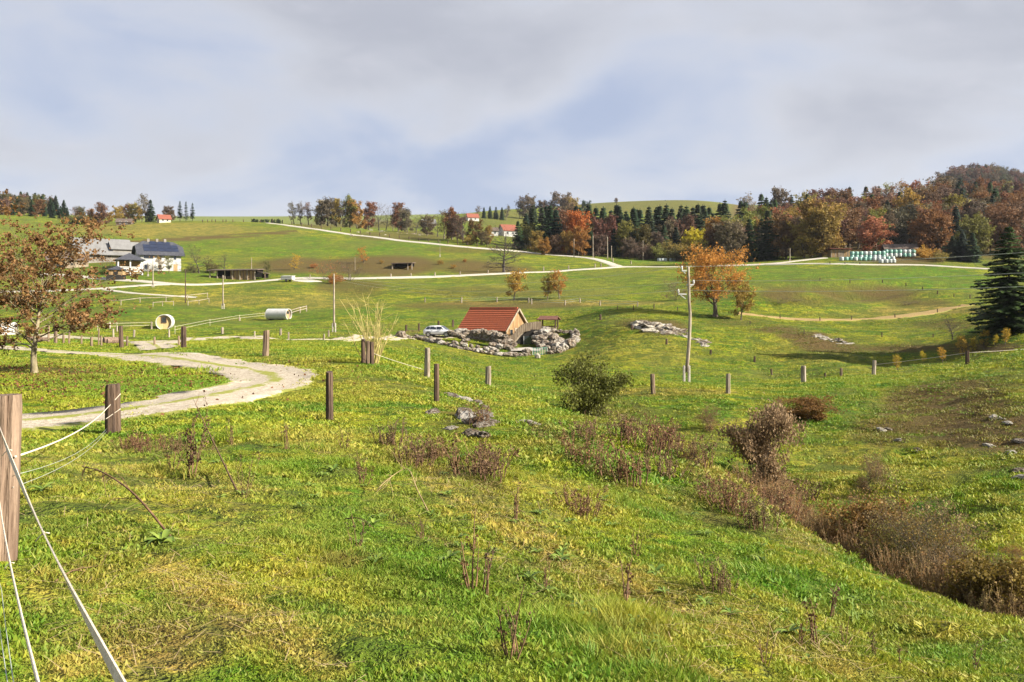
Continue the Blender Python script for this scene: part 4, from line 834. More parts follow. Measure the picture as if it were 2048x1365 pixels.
while n < 120:
    px, py = rr.uniform(430, 1750), rr.uniform(850, 1330); dens = math.exp(-((px-880)/520)**2)*.6+.4
    if py > 700+px*.33+180 or py < 820+max(0, px-1100)*.26 or rr.random() > dens: continue
    p = hit(px, py, 3, 40)
    if abs(p[1]*(py-HY)/F-(CAMZ-p[2])) > .3: continue
    dock_at(p[0], p[1], rr.uniform(.35, .75), (lb := ('broad leaved dock rosette ' if (big_ := rr.random() < .5) else 'small dock rosette ')+('on the upper slope near the pale rocks' if py < 950 else 'on the slope towards the ditch hedge' if px > 1250 else 'in the lush green patch below the dead docks' if px < 760 else 'in the pasture below the brown weed clumps')), G+': '+lb); n += 1
# ---- fallen leaves under the lawn tree
g = np.random.default_rng(9); n = 2400
x = HT[0]+1.5+g.normal(size=n)*4.2; y = HT[1]-2.0+g.normal(size=n)*3.6; k = (roaddist(x, y) > 0) | (g.random(n) < .15); x, y = x[k], y[k]; cen = np.stack([x, y, H(x, y)+g.uniform(.015, .06, len(x))], 1)
fl = obj('fallen_leaves', leaves_mesh('fallen_leaves', cen, .085, M['leaf'], g, up=.6)); fl.color = (.17, .075, .035, 1); setp(fl, 'brown fallen leaves scattered over the lawn under the slim tree', 'leaves', kind='stuff')

# ---- loose straw lying in the dry patches
g = np.random.default_rng(19); n = 16000; r = np.sqrt(g.uniform(9, 15*15, n)); a = g.uniform(-.6, .6, n); x, y = r*np.sin(a), r*np.cos(a); z = H(x, y); pd_ = patches(x, y, z)
k = g.random(n) < np.clip(pd_['dry']*.55+.05-pd_['lush']*.2, 0, 1); x, y, z = x[k], y[k], z[k]; n = len(x); az = g.uniform(0, 6.28, n); l = g.uniform(.06, .28, n)/2; el = g.normal(size=n)*.12; wv = .0022
d = np.stack([np.cos(az)*l, np.sin(az)*l, el*l], 1); s_ = np.stack([-np.sin(az)*wv, np.cos(az)*wv, np.zeros(n)], 1); c0 = np.stack([x, y, z+g.uniform(.02, .06, n)], 1)
V_ = np.stack([c0-d-s_, c0+d-s_, c0+d+s_, c0-d+s_], 1).reshape(-1, 3)
st_ = obj('dry_straw', mesh_np('dry_straw', V_, np.arange(len(V_)).reshape(-1, 4), M['stem_straw'])); setp(st_, 'loose straw strewn over the dry patches of the near pasture', 'straw', kind='stuff')
# ---------------------------------------------------------------- timber posts
def at(px, py, Y): return Vector(((px-CX)/F*Y, Y, CAMZ+(HY-py)/F*Y))
M['wood'] = simple('weathered_post', (0.27, 0.195, 0.13), (0.11, 0.075, 0.05), 9.0, .95, (1, 1, .12), .9, .02)
M['wood_dark'] = simple('dark_post', (0.135, 0.088, 0.058), (0.05, 0.032, 0.024), 9.0, .95, (1, 1, .12), .9, .02)
M['wood_grey'] = simple('grey_post', (0.40, 0.345, 0.27), (0.20, 0.155, 0.11), 9.0, .95, (1, 1, .12), .9, .02)
M['wood_red'] = simple('reddish_post', (0.29, 0.205, 0.145), (0.12, 0.075, 0.05), 8.0, .95, (1.6, 1.6, .10), 1.0, .02)
M['plank'] = simple('plank', (0.40, 0.27, 0.13), (0.26, 0.165, 0.08), 3.0, .85, (1, 1, .2), .5, .01)
M['plank_grey'] = simple('plank_grey', (0.34, 0.28, 0.20), (0.20, 0.155, 0.11), 3.0, .9, (1, 1, .2), .5, .01)
M['concrete'] = simple('concrete', (0.48, 0.44, 0.38), (0.33, 0.29, 0.25), 5.0, .9)
M['rope'] = simple('rope', (0.74, 0.66, 0.54), (0.58, 0.49, 0.38), 60.0, .8, bstr=.8, bdist=.003)
M['wire'] = simple('wire', (0.50, 0.52, 0.46), (0.38, 0.42, 0.36), 20.0, .5)
M['white'] = simple('white_paint', (0.56, 0.55, 0.53), (0.47, 0.46, 0.43), 1.2, .7, bstr=.1)
def post_mesh(name, h, r, mat, seed, split=True):
    rr = random.Random(seed); n = 26; mb = MB(); prof = [1+.07*math.sin(2*math.pi*_/n*2+seed)+rr.uniform(-.05, .05) for _ in range(n)]
    if split:
        k = rr.randrange(n)
        for q_ in (0, 6, 11, 15, 21): prof[(k+q_) % n] *= rr.uniform(.68, .86)
    lv = [-.3, 0, h*.3, h*.62, h*.93, h]; tilt = rr.uniform(-.12, .12); n0 = 0
    for i, z in enumerate(lv):
        for j in range(n):
            t_ = 2*math.pi*j/n; q = r*prof[j]*(1.06-.10*max(0, z)/h+rr.uniform(-.02, .02))*(.93 if i == 5 else 1)
            mb.v.append((q*math.cos(t_), q*math.sin(t_), z+(tilt*q*math.cos(t_)*2 if i == 5 else 0)))
    for i in range(5):
        for j in range(n): mb.f.append((i*n+j, i*n+(j+1) % n, (i+1)*n+(j+1) % n, (i+1)*n+j))
    mb.f.append(tuple(5*n+j for j in range(n))); return mb.mesh(name, M[mat])
def post(px, b, tp, wpx, mat, label, group=None, Y=None, near=5, far=90, lean=(0, 0), seed=None, nm='fence_post'):
    p = col(px, Y) if Y else hit(px, b, near, far); h = max(.25, (CAMZ+(HY-tp)/F*p[1])-p[2])
    o = obj(nm, post_mesh(nm, h, wpx/2/F*p[1], mat, seed or int(px*7+b))); o.location = p; rl = random.Random(int(px*3+tp)); o.rotation_euler = (lean[0]+rl.uniform(-.04, .04), lean[1]+rl.uniform(-.045, .045), rl.uniform(0, 6)) if not any(lean) else (lean[0], lean[1], 0)
    setp(o, label, 'post', group); return p, h
P_BIG = post(-8,1100,790,66,'wood_red','thick split reddish fence post carrying the white tape', Y=6.2, lean=(0, .045))
P_225 = post(226,867,769,31,'wood_dark','stout dark lichened fence post beside the gravel track', near=12, far=22)
post(659,842,744,15.5,'wood_dark','slim dark brown fence post outside the track bend', near=15, far=25)
post(531,713,661,12,'wood','square brown fence post beyond the far arm of the loop track', near=30, far=46)
post(367,697,653,10,'wood_dark','dark fence post next to the square one beyond the loop', near=36, far=55)
post(243,695,652,8.5,'wood_dark','dark fence post by the path fork beyond the lawn', near=36, far=60)
for px, b, tp, w_, m_ in [(727,727,679,8,'wood_dark'),(735,729,682,8,'wood'),(744,731,684,9,'wood_dark')]: post(px, b, tp, w_, m_, 'brown fence post in the bundle inside the pale shrub', 'three bundled posts in the shrub', near=25, far=45)
post(854,757,696,11,'wood_grey','pale split fence post standing behind the dark one on the slope', near=28, far=40)
post(873,807,728,11,'wood_dark','dark fence post above the pale rocks', near=20, far=30)
post(976,773,733,11,'wood_grey','short grey fence post on the ridge edge', near=34, far=54)
post(1306,788,748,9.5,'wood','brown fence post on the ridge between bush and power pole', near=36, far=56)
post(1456,787,748,9,'wood_grey','white flecked fence post on the ridge beyond the power pole', near=36, far=56)
post(1607,766,732,9,'wood_grey','grey fence post on the ridge where the slope begins to rise', near=40, far=66)
post(1682,753,737,5,'wood','short thin stake behind the ridge fence', near=50, far=85)
post(1747,752,721,8,'wood_grey','leaning grey fence post at the start of the ridge wire', near=48, far=72, lean=(0, .06))
post(1935,732,702,8,'wood_dark','fence post at the upper end of the ridge wire', near=48, far=72)
G = 'small stakes across the bowl'
for px, b, tp in [(1201,641,629),(1264,661,650),(1333,689,678),(1421,711,700),(1509,725,713),(1543,751,738),(1650,756,746)]: post(px, b, tp, 4, 'wood_dark', 'small dark stake in the line down the grassy bowl', G, near=60, far=140)
G = 'old posts round the path fork'
for px, b, tp, w_ in [(54,674,655,3.5),(97,685,652,4),(111,687,650,6.5),(127,687,670,4),(138,689,664,3.5),(163,690,671,3.5),(183,693,674,4.5),(203,693,672,4),(254,693,673,4),(309,692,674,4),(358,693,672,4),(197,691,657,3)]: post(px, b, tp, w_, 'wood', 'old short brown post near the gravel path fork', G, near=36, far=75)
G = 'small posts in the middle meadow'
for px, b, tp, w_ in [(227,684,658,3.5),(268,675,660,3.5),(338,675,659,3.5),(234,664,652,3),(303,659,644,3),(220,658,644,3),(445,668,655,5),(509,676,663,3),(561,672,658,4.5),(577,680,665,3.5),(648,681,668,3),(657,674,661,3.5),(479,642,635,3.5),(30,668,652,3)]: post(px, b, tp, w_, 'wood_grey', 'small grey post standing along the meadow path', G, near=60, far=175)
G = 'posts by the hut drive'
for px, b, tp, w_ in [(796,672,663,4),(812,664,650,4),(838,662,647,4),(877,655,642,4),(906,655,640,4.5)]: post(px, b, tp, w_, 'wood_dark', 'dark gate post behind the white car', G, near=110, far=160)
G = 'posts along the farm road'
for px, b, tp in [(782,554,548),(822,554,547),(870,554,545),(920,552,543),(976,549,541),(1087,543,534),(1137,540,532),(1190,536,528),(1202,534,527),(1226,524,517),(1262,529,522),(620,557,549),(700,557,549)]: post(px, b, tp, 2.4, 'wood_grey', 'small pale post beside the farm road', G, near=200, far=320)
G = 'posts along the hill road'
for i in range(34):
    px = 545+i*19.5; rb = np.interp(px, [535,600,650,740,830,900,980,1080,1150,1190,1215], [446.5,455,462,474,485,492,499,508,514,519,526]); post(px, rb-3.5, rb-10, 1.8, 'wood_dark', 'small dark post along the upper side of the hill road', G, near=230, far=470)
G = 'posts on the hill crest'
for px in (405,415,424,431,446,452,466,487,520): post(px, 445, 439.5, 1.5, 'wood_dark', 'tiny fence post on the hill crest skyline', G, near=380, far=480)
G = 'posts of the meadow fence below the oaks'
MF = [(850,605,595),(923,606,595),(994,605,595),(1057,606,596),(1063,609,598),(1130,611,601),(1160,606,597),(1200,612,602),(1275,614,604)]
mfp = []
for px, b, tp in MF: mfp.append(post(px, b, tp, 2.6, 'wood_grey', 'pale post of the wire fence below the young oaks', G, near=130, far=210))
G = 'stakes round the grassy hollow'
for px, b, tp in [(1235,620,612),(1267,622,611),(1308,618,608),(1355,622,614),(1500,650,642),(1608,672,659),(1764,675,665),(1866,676,668),(1560,638,629),(1640,643,634),(1703,641,632),(1790,637,628),(1875,627,618),(1640,562,556),(1700,566,559),(1765,566,560),(1812,573,566),(1845,581,574),(1875,589,582),(1908,594,588),(1940,598,590),(1660,529,524),(1690,529,524),(1720,530,525)]: post(px, b, tp, 1.9, 'wood_dark', 'thin stake in the fence line round the grassy hollow', G, near=95, far=260)
# ---------------------------------------------------------------- ropes and wires
def rope(pts, r, mat, label, cat='rope', sag=0.0, nm='fence_rope', n=16, flat=None, sides=7, knots=(), group=None, jit=0.0):
    P = [Vector(p) for p in pts]; o0 = P[0].copy(); mb = MB(); L = []; g_ = random.Random(len(label))
    for i in range(len(P)-1):
        for k in range(n):
            s = k/n; q = P[i].lerp(P[i+1], s); q.z -= sag*4*s*(1-s)*(P[i+1]-P[i]).length; L.append(q-o0)
    L.append(P[-1]-o0)
    if jit: L = [q+Vector((g_.uniform(-1, 1), g_.uniform(-1, 1), g_.uniform(-1, 1)))*jit for q in L]
    if flat:
        n0 = 0
        for i, q in enumerate(L):
            d = (L[min(i+1, len(L)-1)]-L[max(i-1, 0)]).normalized(); s_ = d.cross(Vector((0, 0, 1))).normalized(); u_ = s_.cross(d); tw = i*.23
            a = (s_*math.cos(tw)*.35+u_).normalized()*flat/2; b = d.cross(a).normalized()*r
            mb.v += [tuple(q-a-b), tuple(q+a-b), tuple(q+a+b), tuple(q-a+b)]
        for i in range(len(L)-1):
            for k in range(4): a0 = i*4+k; a1 = i*4+(k+1) % 4; mb.f.append((a0, a1, a1+4, a0+4))
    else: mb.tube(L, r, sides)
    o = mb.build(nm, M[mat], None, not flat); o.location = o0; setp(o, label, cat, group)
    for kx, (s, sz) in enumerate(knots):
        q = L[int(s*(len(L)-1))]; d = (L[min(len(L)-1, int(s*(len(L)-1))+1)]-q).normalized(); kb = MB(); rk = random.Random(kx)
        for a in range(3):
            pp = []
            for j in range(9):
                t_ = j/8*2*math.pi; pp.append(q+d*(a-1)*sz*.5+Vector((math.cos(t_), math.sin(t_), 0)).cross(d)*sz*.55+Vector((0, 0, math.sin(t_)*sz*.55)))
            kb.tube(pp, sz*.28, 6)
        kb.tube([q, q+Vector((-.5, -.2, -.5))*sz*2.2, q+Vector((-.9, -.3, -1.1))*sz*2.4], sz*.2, 5); kb.tube([q, q+Vector((.6, -.2, .1))*sz*2, q+Vector((1.1, -.2, .0))*sz*2], sz*.2, 5)
        kb.build('knot', M['rope'], o, True)
    return o
rope([at(-6,838,6.06), at(340,1545,1.2)], .0022, 'rope', 'wide white electric fence tape running down from the thick post', 'tape', sag=.012, n=40, nm='fence_tape', flat=.021, knots=((.25, .012), (.66, .010)))
rope([at(-4,985,6.06), at(85,1400,1.7)], .0038, 'rope', 'thinner white rope with a knot below the wide tape', sag=.012, n=30, knots=((.58, .009),))
rope([at(-20,1060,6.05), at(3,1180,3.2), at(36,1420,1.6)], .0012, 'wire', 'thin green fence wire below the knotted rope', 'wire', sag=.01, nm='fence_wire', sides=5)
rope([at(-34,1070,6.05), at(-8,1190,3.2), at(24,1420,1.6)], .0012, 'wire', 'lowest thin green fence wire at the thick post', 'wire', sag=.01, nm='fence_wire', sides=5)
Yb, Yc = 6.05, P_225[0][1]-.17
rope([at(30,914,Yb+.1), at(213,818,Yc), at(241,788,Yc+.15)], .0075, 'rope', 'white rope sagging from the thick post to the stout dark post', sag=.008, knots=((.3, .016),))
rope([at(211,839,Yc-.02), at(241,818,Yc+.1)], .0065, 'rope', 'short rope loop wrapped round the stout dark post', sag=0)
rope([at(30,950,Yb+.1), at(213,858,Yc)], .0022, 'wire', 'thin upper wire from the thick post to the stout dark post', 'wire', sag=.01, nm='fence_wire', sides=5)
rope([at(26,975,Yb+.1), at(214,862,Yc)], .0022, 'wire', 'thin lower wire from the thick post to the stout dark post', 'wire', sag=.01, nm='fence_wire', sides=5)
p1, p2 = hit(1747,752,48,72), hit(1935,732,48,72)
rope([(p1[0], p1[1], p1[2]+.85), (p2[0], p2[1], p2[2]+.9), at(2150,690,62)], .012, 'rope', 'pale fence wire along the grassy ridge posts', 'wire', sag=.006, nm='fence_wire', sides=5)
p3 = hit(735,729,25,45); p4 = hit(854,757,28,40)
rope([(p3[0]+.1, p3[1], p3[2]+.45), (p4[0], p4[1], p4[2]+.3)], .008, 'rope', 'white rope from the pale shrub to the pale split post', sag=.012)
for dz, lb in ((.85, 'upper rail wire of the meadow fence below the oaks'), (.45, 'lower rail wire of the meadow fence below the oaks')):
    rope([(p[0], p[1]-.05, p[2]+dz) for p, h in mfp], .02, 'wire', lb, 'wire', nm='fence_wire', n=2, sides=4)
# ---------------------------------------------------------------- rail fences
def rails(pts, h, label, n_rail=2, mat='wood_grey', near=60, far=200, r=.05):
    W3 = [Vector(hit(a, b, near, far)) for a, b in pts]; o = empty('rail_fence', W3[0]); o0 = W3[0]
    for p in W3: q = p-o0; MB().tube([q-Vector((0, 0, .25)), q+Vector((0, 0, h+.15))], r*1.3, 7).build('post', M[mat], o)
    for i in range(len(W3)-1):
        for k in range(n_rail):
            z = h*(1-.45*k); MB().tube([W3[i]-o0+Vector((0, -.1, z)), W3[i+1]-o0+Vector((0, -.1, z+.03))], r, 6).build('rail', M[mat], o)
    setp(o, label, 'fence')
rails([(206,612),(242,611),(280,606),(332,604),(375,600),(415,596)], .9, 'long pale pole rail fence below the farm path', 1, 'wood_grey', 120, 200, .06)
rails([(306,614),(325,613),(347,612)], .8, 'short low rail hurdle in the paddock', 1, 'wood_grey', 120, 200)
rails([(376,612),(398,610),(418,606)], .8, 'low rail hurdle beside the dark pole', 1, 'wood_grey', 120, 200)
rails([(577,634),(600,627),(613,624)], 1.0, 'wooden rail fence ending at the white barrel cabin', 2, 'wood_grey', 110, 190, .07)
rails([(350,668),(420,652),(479,642),(530,637)], .9, 'pale rope fence running up to the white barrel cabin', 2, 'rope', 90, 190, .014)
rails([(195,662),(234,660),(303,658),(316,657)], .9, 'pale rope fence beside the round wooden cabin', 2, 'rope', 90, 190, .014)
# ---------------------------------------------------------------- power poles
def pole(px, b, tp, Y, label, r=.13, base=True, arms=(), mat='wood_grey', bend=0.0, group=None):
    p = col(px, Y); h = CAMZ+(HY-tp)/F*Y-p[2]; o = empty('utility_pole', p); rr = random.Random(int(px)); k = 9; zb = h*.10 if base else -.3
    pts = [(bend*math.sin(3.1*i/k)*(1 if i < 6 else .6)+(.12*i/k if bend else 0), 0, zb+(h-zb)*i/k) for i in range(k+1)]
    MB().tube(pts, [r*(1-.35*i/k) for i in range(k+1)], 9).build('shaft', M[mat], o, True)
    if base:
        for s in (-1, 1): MB().box(-.075+s*r*1.3, .075+s*r*1.3, -.10, .10, -.4, h*.155).build('concrete_foot', M['concrete'], o, bevel=.03)
    for z, s, l in arms:
        zz_ = h*z; a = MB(); a.bar((0, 0, zz_), (s*l, 0, zz_+.02), .09); a.bar((s*.05, 0, zz_-l*.55), (s*l*.8, 0, zz_-.03), .05); ar = a.build('cross_arm', M['white'], o)
        MB().tube([(s*l, 0, zz_+.02), (s*l, 0, zz_+.12), (s*l, 0, zz_+.2), (s*l, 0, zz_+.34)], [.03, .06, .075, .045], 8).build('insulator', M['white'], ar, True)
    setp(o, label, 'pole', group); return p, h
PM, HM = pole(1373,771,534,60,'tall crooked power pole with side brackets on concrete feet', .13, True, ((.965,-1,.32),(.845,1,.48),(.765,-1,.55)), 'wood_grey', .18)
P2, H2 = pole(668,668,548,112,'bare wooden power pole on a concrete foot beside the pale shrub', .13)
P3, H3 = pole(446,632,551,172,'wooden power pole on a concrete foot near the white barrel cabin', .14)
pole(371,610,540,178,'dark wooden pole standing at the rail fence', .12, False, (), 'wood_dark')
P5, H5 = pole(306,580,521,200,'pale wooden power pole in front of the farmhouse', .14)
pole(296,552,526,222,'slim pale post with a foot near the farmhouse pavilion', .1)
pole(1580,527,497,250,'short power pole on a concrete foot beside the bale lane', .13)
pole(1215,513,474,292,'grey power pole before the maroon tree in the forest belt', .16, False); pole(1186,512,472,294,'tall grey power pole at the edge of the forest belt', .16, False)
pole(1148,511,478,296,'thin grey power pole under the orange forest trees', .14, False); pole(1223,513,492,291,'short grey post beside the maroon forest tree', .14, False); pole(1286,515,481,300,'thin pole in front of the olive forest tree', .13, False)
pole(880,517,482,280,'thin pole on the bank below the white road', .07, True); pole(503,533,516,245,'short pale pole behind the open shed', .11, False); pole(950,492,475,330,'thin pole beside the upper road trees', .1, False); pole(710,532,515,250,'thin pale pole on the brown bank', .08, False)
pole(1950,543,527,235,'short pale pole at the end of the bale lane', .12, False); pole(1700,514,488,258,'thin pole behind the timber shed', .1, False)
pw = Vector(PM)
for (dx, z, e, lb) in ((-.32, .965, (2300,486,40), 'top power wire from the crooked pole to the spruces'), (.48, .845, (2300,531,40), 'middle power wire from the crooked pole to the spruces'), (-.55, .765, (2300,562,40), 'lowest power wire from the crooked pole to the spruces')):
    a = pw+Vector((dx+.06, 0, HM*z+.3)); rope([a, at(*e)], .011, 'wire', lb, 'wire', sag=.010, nm='power_wire', n=24, sides=5)
    b = Vector(P2)+Vector((0, 0, H2*.985)); 
    rope([a+Vector((-.02, 0, -.04)), b+Vector((dx*.5, 0, (z-1)*2))], .007, 'wire', lb.replace('to the spruces', 'towards the pole by the pale shrub'), 'wire', sag=.02, nm='power_wire', n=24, sides=4)
# ---------------------------------------------------------------- buildings
M['plaster'] = simple('white_plaster', (0.50, 0.49, 0.47), (0.42, 0.41, 0.39), .7, .9, bstr=.1)
M['cream'] = simple('cream_plaster', (0.66, 0.56, 0.38), (0.55, 0.46, 0.31), .7, .9, bstr=.1)
M['grey_wall'] = simple('grey_wall', (0.26, 0.235, 0.205), (0.17, 0.15, 0.13), .6, .9)
M['slate'] = simple('slate', (0.070, 0.072, 0.085), (0.045, 0.045, 0.055), 2.0, .6)
M['tin'] = simple('pale_sheet_roof', (0.20, 0.195, 0.19), (0.165, 0.16, 0.155), .35, .6, (1, .2, 1))
M['roof_brown'] = simple('brown_roof', (0.14, 0.105, 0.08), (0.085, 0.06, 0.05), 1.5, .8)
M['roof_red'] = simple('red_tile', (0.27, 0.085, 0.05), (0.18, 0.06, 0.04), 3.0, .8)
M['solar'] = simple('solar_cell', (0.020, 0.027, 0.055), (0.013, 0.018, 0.04), 1.0, .3, spec=.5, bstr=.0)
M['glass'] = simple('window_glass', (0.035, 0.045, 0.06), (0.02, 0.025, 0.03), 1.0, .08, spec=.8, bstr=.0)
M['dark'] = simple('inside_shade_and_black', (0.03, 0.026, 0.022), (0.02, 0.017, 0.015), 2.0, .9)  # near-black: shade of open interiors put into the colour, also plain black parts
def roof_slabs(o, L, W, h, rise, over, mat, hip=0.0, th=.16, name='roof'):
    """two pitched slabs (ridge along x), optional half hips that clip the gable tops"""
    e = rise*(over/(W/2)); x0, x1 = -over, L+over; y0, y1 = -over, W+over; z0 = h-e; zr = h+rise; yc = W/2
    r = MB()
    if hip:
        k = hip; zh = zr-rise*k; yh = W/2*k
        r.slab([(x0,y0,z0),(x1,y0,z0),(x1,yc-yh,zh),(x1-yh*1.1,yc,zr),(x0+yh*1.1,yc,zr),(x0,yc-yh,zh)], th)
        r.slab([(x1,y1,z0),(x0,y1,z0),(x0,yc+yh,zh),(x0+yh*1.1,yc,zr),(x1-yh*1.1,yc,zr),(x1,yc+yh,zh)], th)
        r.slab([(x0,yc+yh,zh),(x0,yc-yh,zh),(x0+yh*1.1,yc,zr)], th); r.slab([(x1,yc-yh,zh),(x1,yc+yh,zh),(x1-yh*1.1,yc,zr)], th)
    else:
        r.slab([(x0,y0,z0),(x1,y0,z0),(x1,yc,zr),(x0,yc,zr)], th); r.slab([(x1,y1,z0),(x0,y1,z0),(x0,yc,zr),(x1,yc,zr)], th)
    return r.build(name, M[mat], o)
def body(o, L, W, h, rise, mat, name='wall', low=-1.2, hip=0.0):
    k = hip; zt = h+rise-.25
    if hip:
        zh = h+rise*(1-k)-.25; yh = W/2*k
        pts = [(0,0,low),(L,0,low),(L,W,low),(0,W,low),(0,0,h-.2),(L,0,h-.2),(L,W,h-.2),(0,W,h-.2),(0,W/2-yh,zh),(0,W/2+yh,zh),(L,W/2-yh,zh),(L,W/2+yh,zh)]
        fs = [(0,1,5,4),(2,3,7,6),(3,0,4,8,9,7),(1,2,6,11,10,5)]
    else:
        pts = [(0,0,low),(L,0,low),(L,W,low),(0,W,low),(0,0,h-.2),(L,0,h-.2),(L,W,h-.2),(0,W,h-.2),(0,W/2,zt),(L,W/2,zt)]
        fs = [(0,1,5,4),(2,3,7,6),(3,0,4,8,7),(1,2,6,9,5)]
    return MB().poly(pts, fs).build(name, M[mat], o)
def window(o, face, a, z, w_, h_, frame='white', glass='glass', name='window', W=0, L=0):
    """face: 'f' front (y=0), 'l' left (x=0), 'r' right (x=L)"""
    def T(u, d, zz_): return (u, -d, zz_) if face == 'f' else (-d, W-u, zz_) if face == 'l' else (L+d, u, zz_)
    m = MB(); fr = .10
    for (u0, u1, z0, z1) in ((a, a+w_, z, z+fr), (a, a+w_, z+h_-fr, z+h_), (a, a+fr, z+fr, z+h_-fr), (a+w_-fr, a+w_, z+fr, z+h_-fr)):
        c = [T(u, d, q) for d in (-.02, .07) for u, q in ((u0, z0), (u1, z0), (u1, z1), (u0, z1))]; m.poly(c, [(0,1,2,3),(7,6,5,4),(0,4,5,1),(1,5,6,2),(2,6,7,3),(3,7,4,0)])
    f = m.build(name, M[frame], o); c = [T(u, .025, q) for u, q in ((a+fr, z+fr), (a+w_-fr, z+fr), (a+w_-fr, z+h_-fr), (a+fr, z+h_-fr))]
    MB().poly(c, [(0,1,2,3)]).build('pane', M[glass], f); return f
def house(name, px, Y, phi, L, W, h, rise, wall, roofm, label, hip=0.0, over=.6, dz=0.0):
    x, y, z = col(px, Y); o = empty(name, (x, y, z+dz), phi)
    body(o, L, W, h, rise, wall, hip=hip); roof_slabs(o, L, W, h, rise, over, roofm, hip); return setp(o, label, 'house')
R = math.radians
fh = house('farmhouse', 280, 231, R(31), 10.2, 9.2, 5.0, 3.3, 'plaster', 'slate', 'white farmhouse with dark half hipped roof and blue solar panels', .42, .9)
e = 3.3/4.6
for i in range(5):          # panels lie on the front pitch
    for j in range(3):
        x0 = 1.1+i*1.75; s0 = .6+j*1.35; s1 = s0+1.25; zt = lambda s: 5.0+s*e-.02; 
        m = MB(); n = Vector((0, -e, 1)).normalized()*.09; q = [Vector((x0, s0, zt(s0)))+n, Vector((x0+1.65, s0, zt(s0)))+n, Vector((x0+1.65, s1, zt(s1)))+n, Vector((x0, s1, zt(s1)))+n]
        if j == 2 and i in (0, 4): continue
        m.slab(q, .05); m.build('solar_panel', M['solar'], fh)
for a, z, w_, h_ in [(.8,3.3,2.6,1.3),(4.4,3.2,1.0,1.4),(6.2,3.2,1.0,1.4),(8.2,3.2,.9,1.4),(1.0,.6,1.2,1.3),(4.4,.6,1.0,1.3),(6.6,.6,1.0,1.3)]: window(fh, 'f', a, z, w_, h_)
for a, z in [(1.5,3.2),(4.0,3.2),(6.5,3.2),(4.0,5.6),(1.5,.6)]: window(fh, 'l', a, z, 1.0, 1.3, W=9.2)
d = MB().box(8.3,9.3,-.06,.0,-.1,2.1).build('door', M['plank'], fh); MB().box(8.4,8.5,-.12,-.06,.95,1.1).build('handle', M['tin'], d)
for cx_ in (2.4, 4.6, 6.6): MB().box(cx_, cx_+.6, 4.3, 4.9, 7.7, 9.0).build('chimney', M['grey_wall'], fh)
bn = house('barn', 156, 246, R(36), 14.0, 13.5, 3.4, 4.4, 'grey_wall', 'tin', 'long stone barn with a pale sheet metal roof', 0, 1.0)
for a in (1.5,4.5,7.5,10.5,13): window(bn, 'f', a, 1.9, 1.1, .8, 'plank_grey', 'dark')
MB().box(-.08, 0, 5, 9, -1, 3.4).build('barn_door', M['plank_grey'], bn)
a = house('lean_to_shed', 128, 236, R(36), 6, 7, 2.6, 1.6, 'plank_grey', 'roof_brown', 'low dark roofed shed in front of the stone barn'); 
b = house('farm_annex', 226, 252, R(36), 7, 6, 4.0, 2.0, 'grey_wall', 'tin', 'pale roofed annex between the barn and the farmhouse')
window(a, 'f', 1.5, .8, 1.2, .8, 'plank_grey', 'dark'); window(b, 'f', 1.5, 2.0, 1.0, .9, 'plank_grey', 'dark')
c = house('cottage', 96, 240, R(30), 6, 5, 2.4, 2.0, 'plaster', 'roof_brown', 'low whitewashed outbuilding behind the slim lawn tree'); window(c, 'f', 2, .8, 1, 1)
def pyramid_roof(o, x0, x1, y0, y1, z, rise, mat, th=.15):
    m = MB(); ap = ((x0+x1)/2, (y0+y1)/2, z+rise); P = [(x0,y0,z),(x1,y0,z),(x1,y1,z),(x0,y1,z)]
    for i in range(4): m.slab([P[i], P[(i+1) % 4], ap], th)
    return m.build('roof', M[mat], o)
x, y, z = col(264, 224); pv = empty('pavilion', (x, y, z), R(28)); pyramid_roof(pv, -4.0, 3.2, -1.0, 6.0, 3.9, 1.9, 'slate')
for px_, py_ in ((-3.2,-.2),(-.4,-.2),(2.4,-.2),(2.4,5.2),(-3.2,5.2)): MB().box(px_-.16, px_+.16, py_-.16, py_+.16, -1.0, 3.95).build('column', M['white'], pv)
for i in range(4): MB().box(-3.0, 2.2, -.24, -.16, .9+i*.35, 1.12+i*.35).build('railing_board', M['white'], pv)
MB().box(-3.2, 2.4, -.2, 5.2, .35, .55).build('deck', M['plank_grey'], pv); MB().box(-3.1, 2.3, 4.9, 5.1, .5, 3.9).build('back_wall', M['plank'], pv)
setp(pv, 'open pavilion with dark pyramid roof and white railing beside the farmhouse', 'pavilion')
x, y, z = col(234, 216); pk = empty('garden_hut', (x, y, z), R(10)); pyramid_roof(pk, -2.0, 2.0, -1.5, 2.0, 2.3, 1.0, 'slate'); MB().box(-1.6, 1.6, -1.1, 1.6, -.5, 2.35).build('wall', M['plank'], pk); MB().box(-.5, .5, -1.16, -1.1, 0, 1.9).build('door', M['dark'], pk); MB().box(-1.9,2.6,-2.4,-2.3,-.3,1.0).build('fence_panel', M['dark'], pk)
setp(pk, 'tiny timber hut with dark pyramid roof below the pavilion', 'hut')
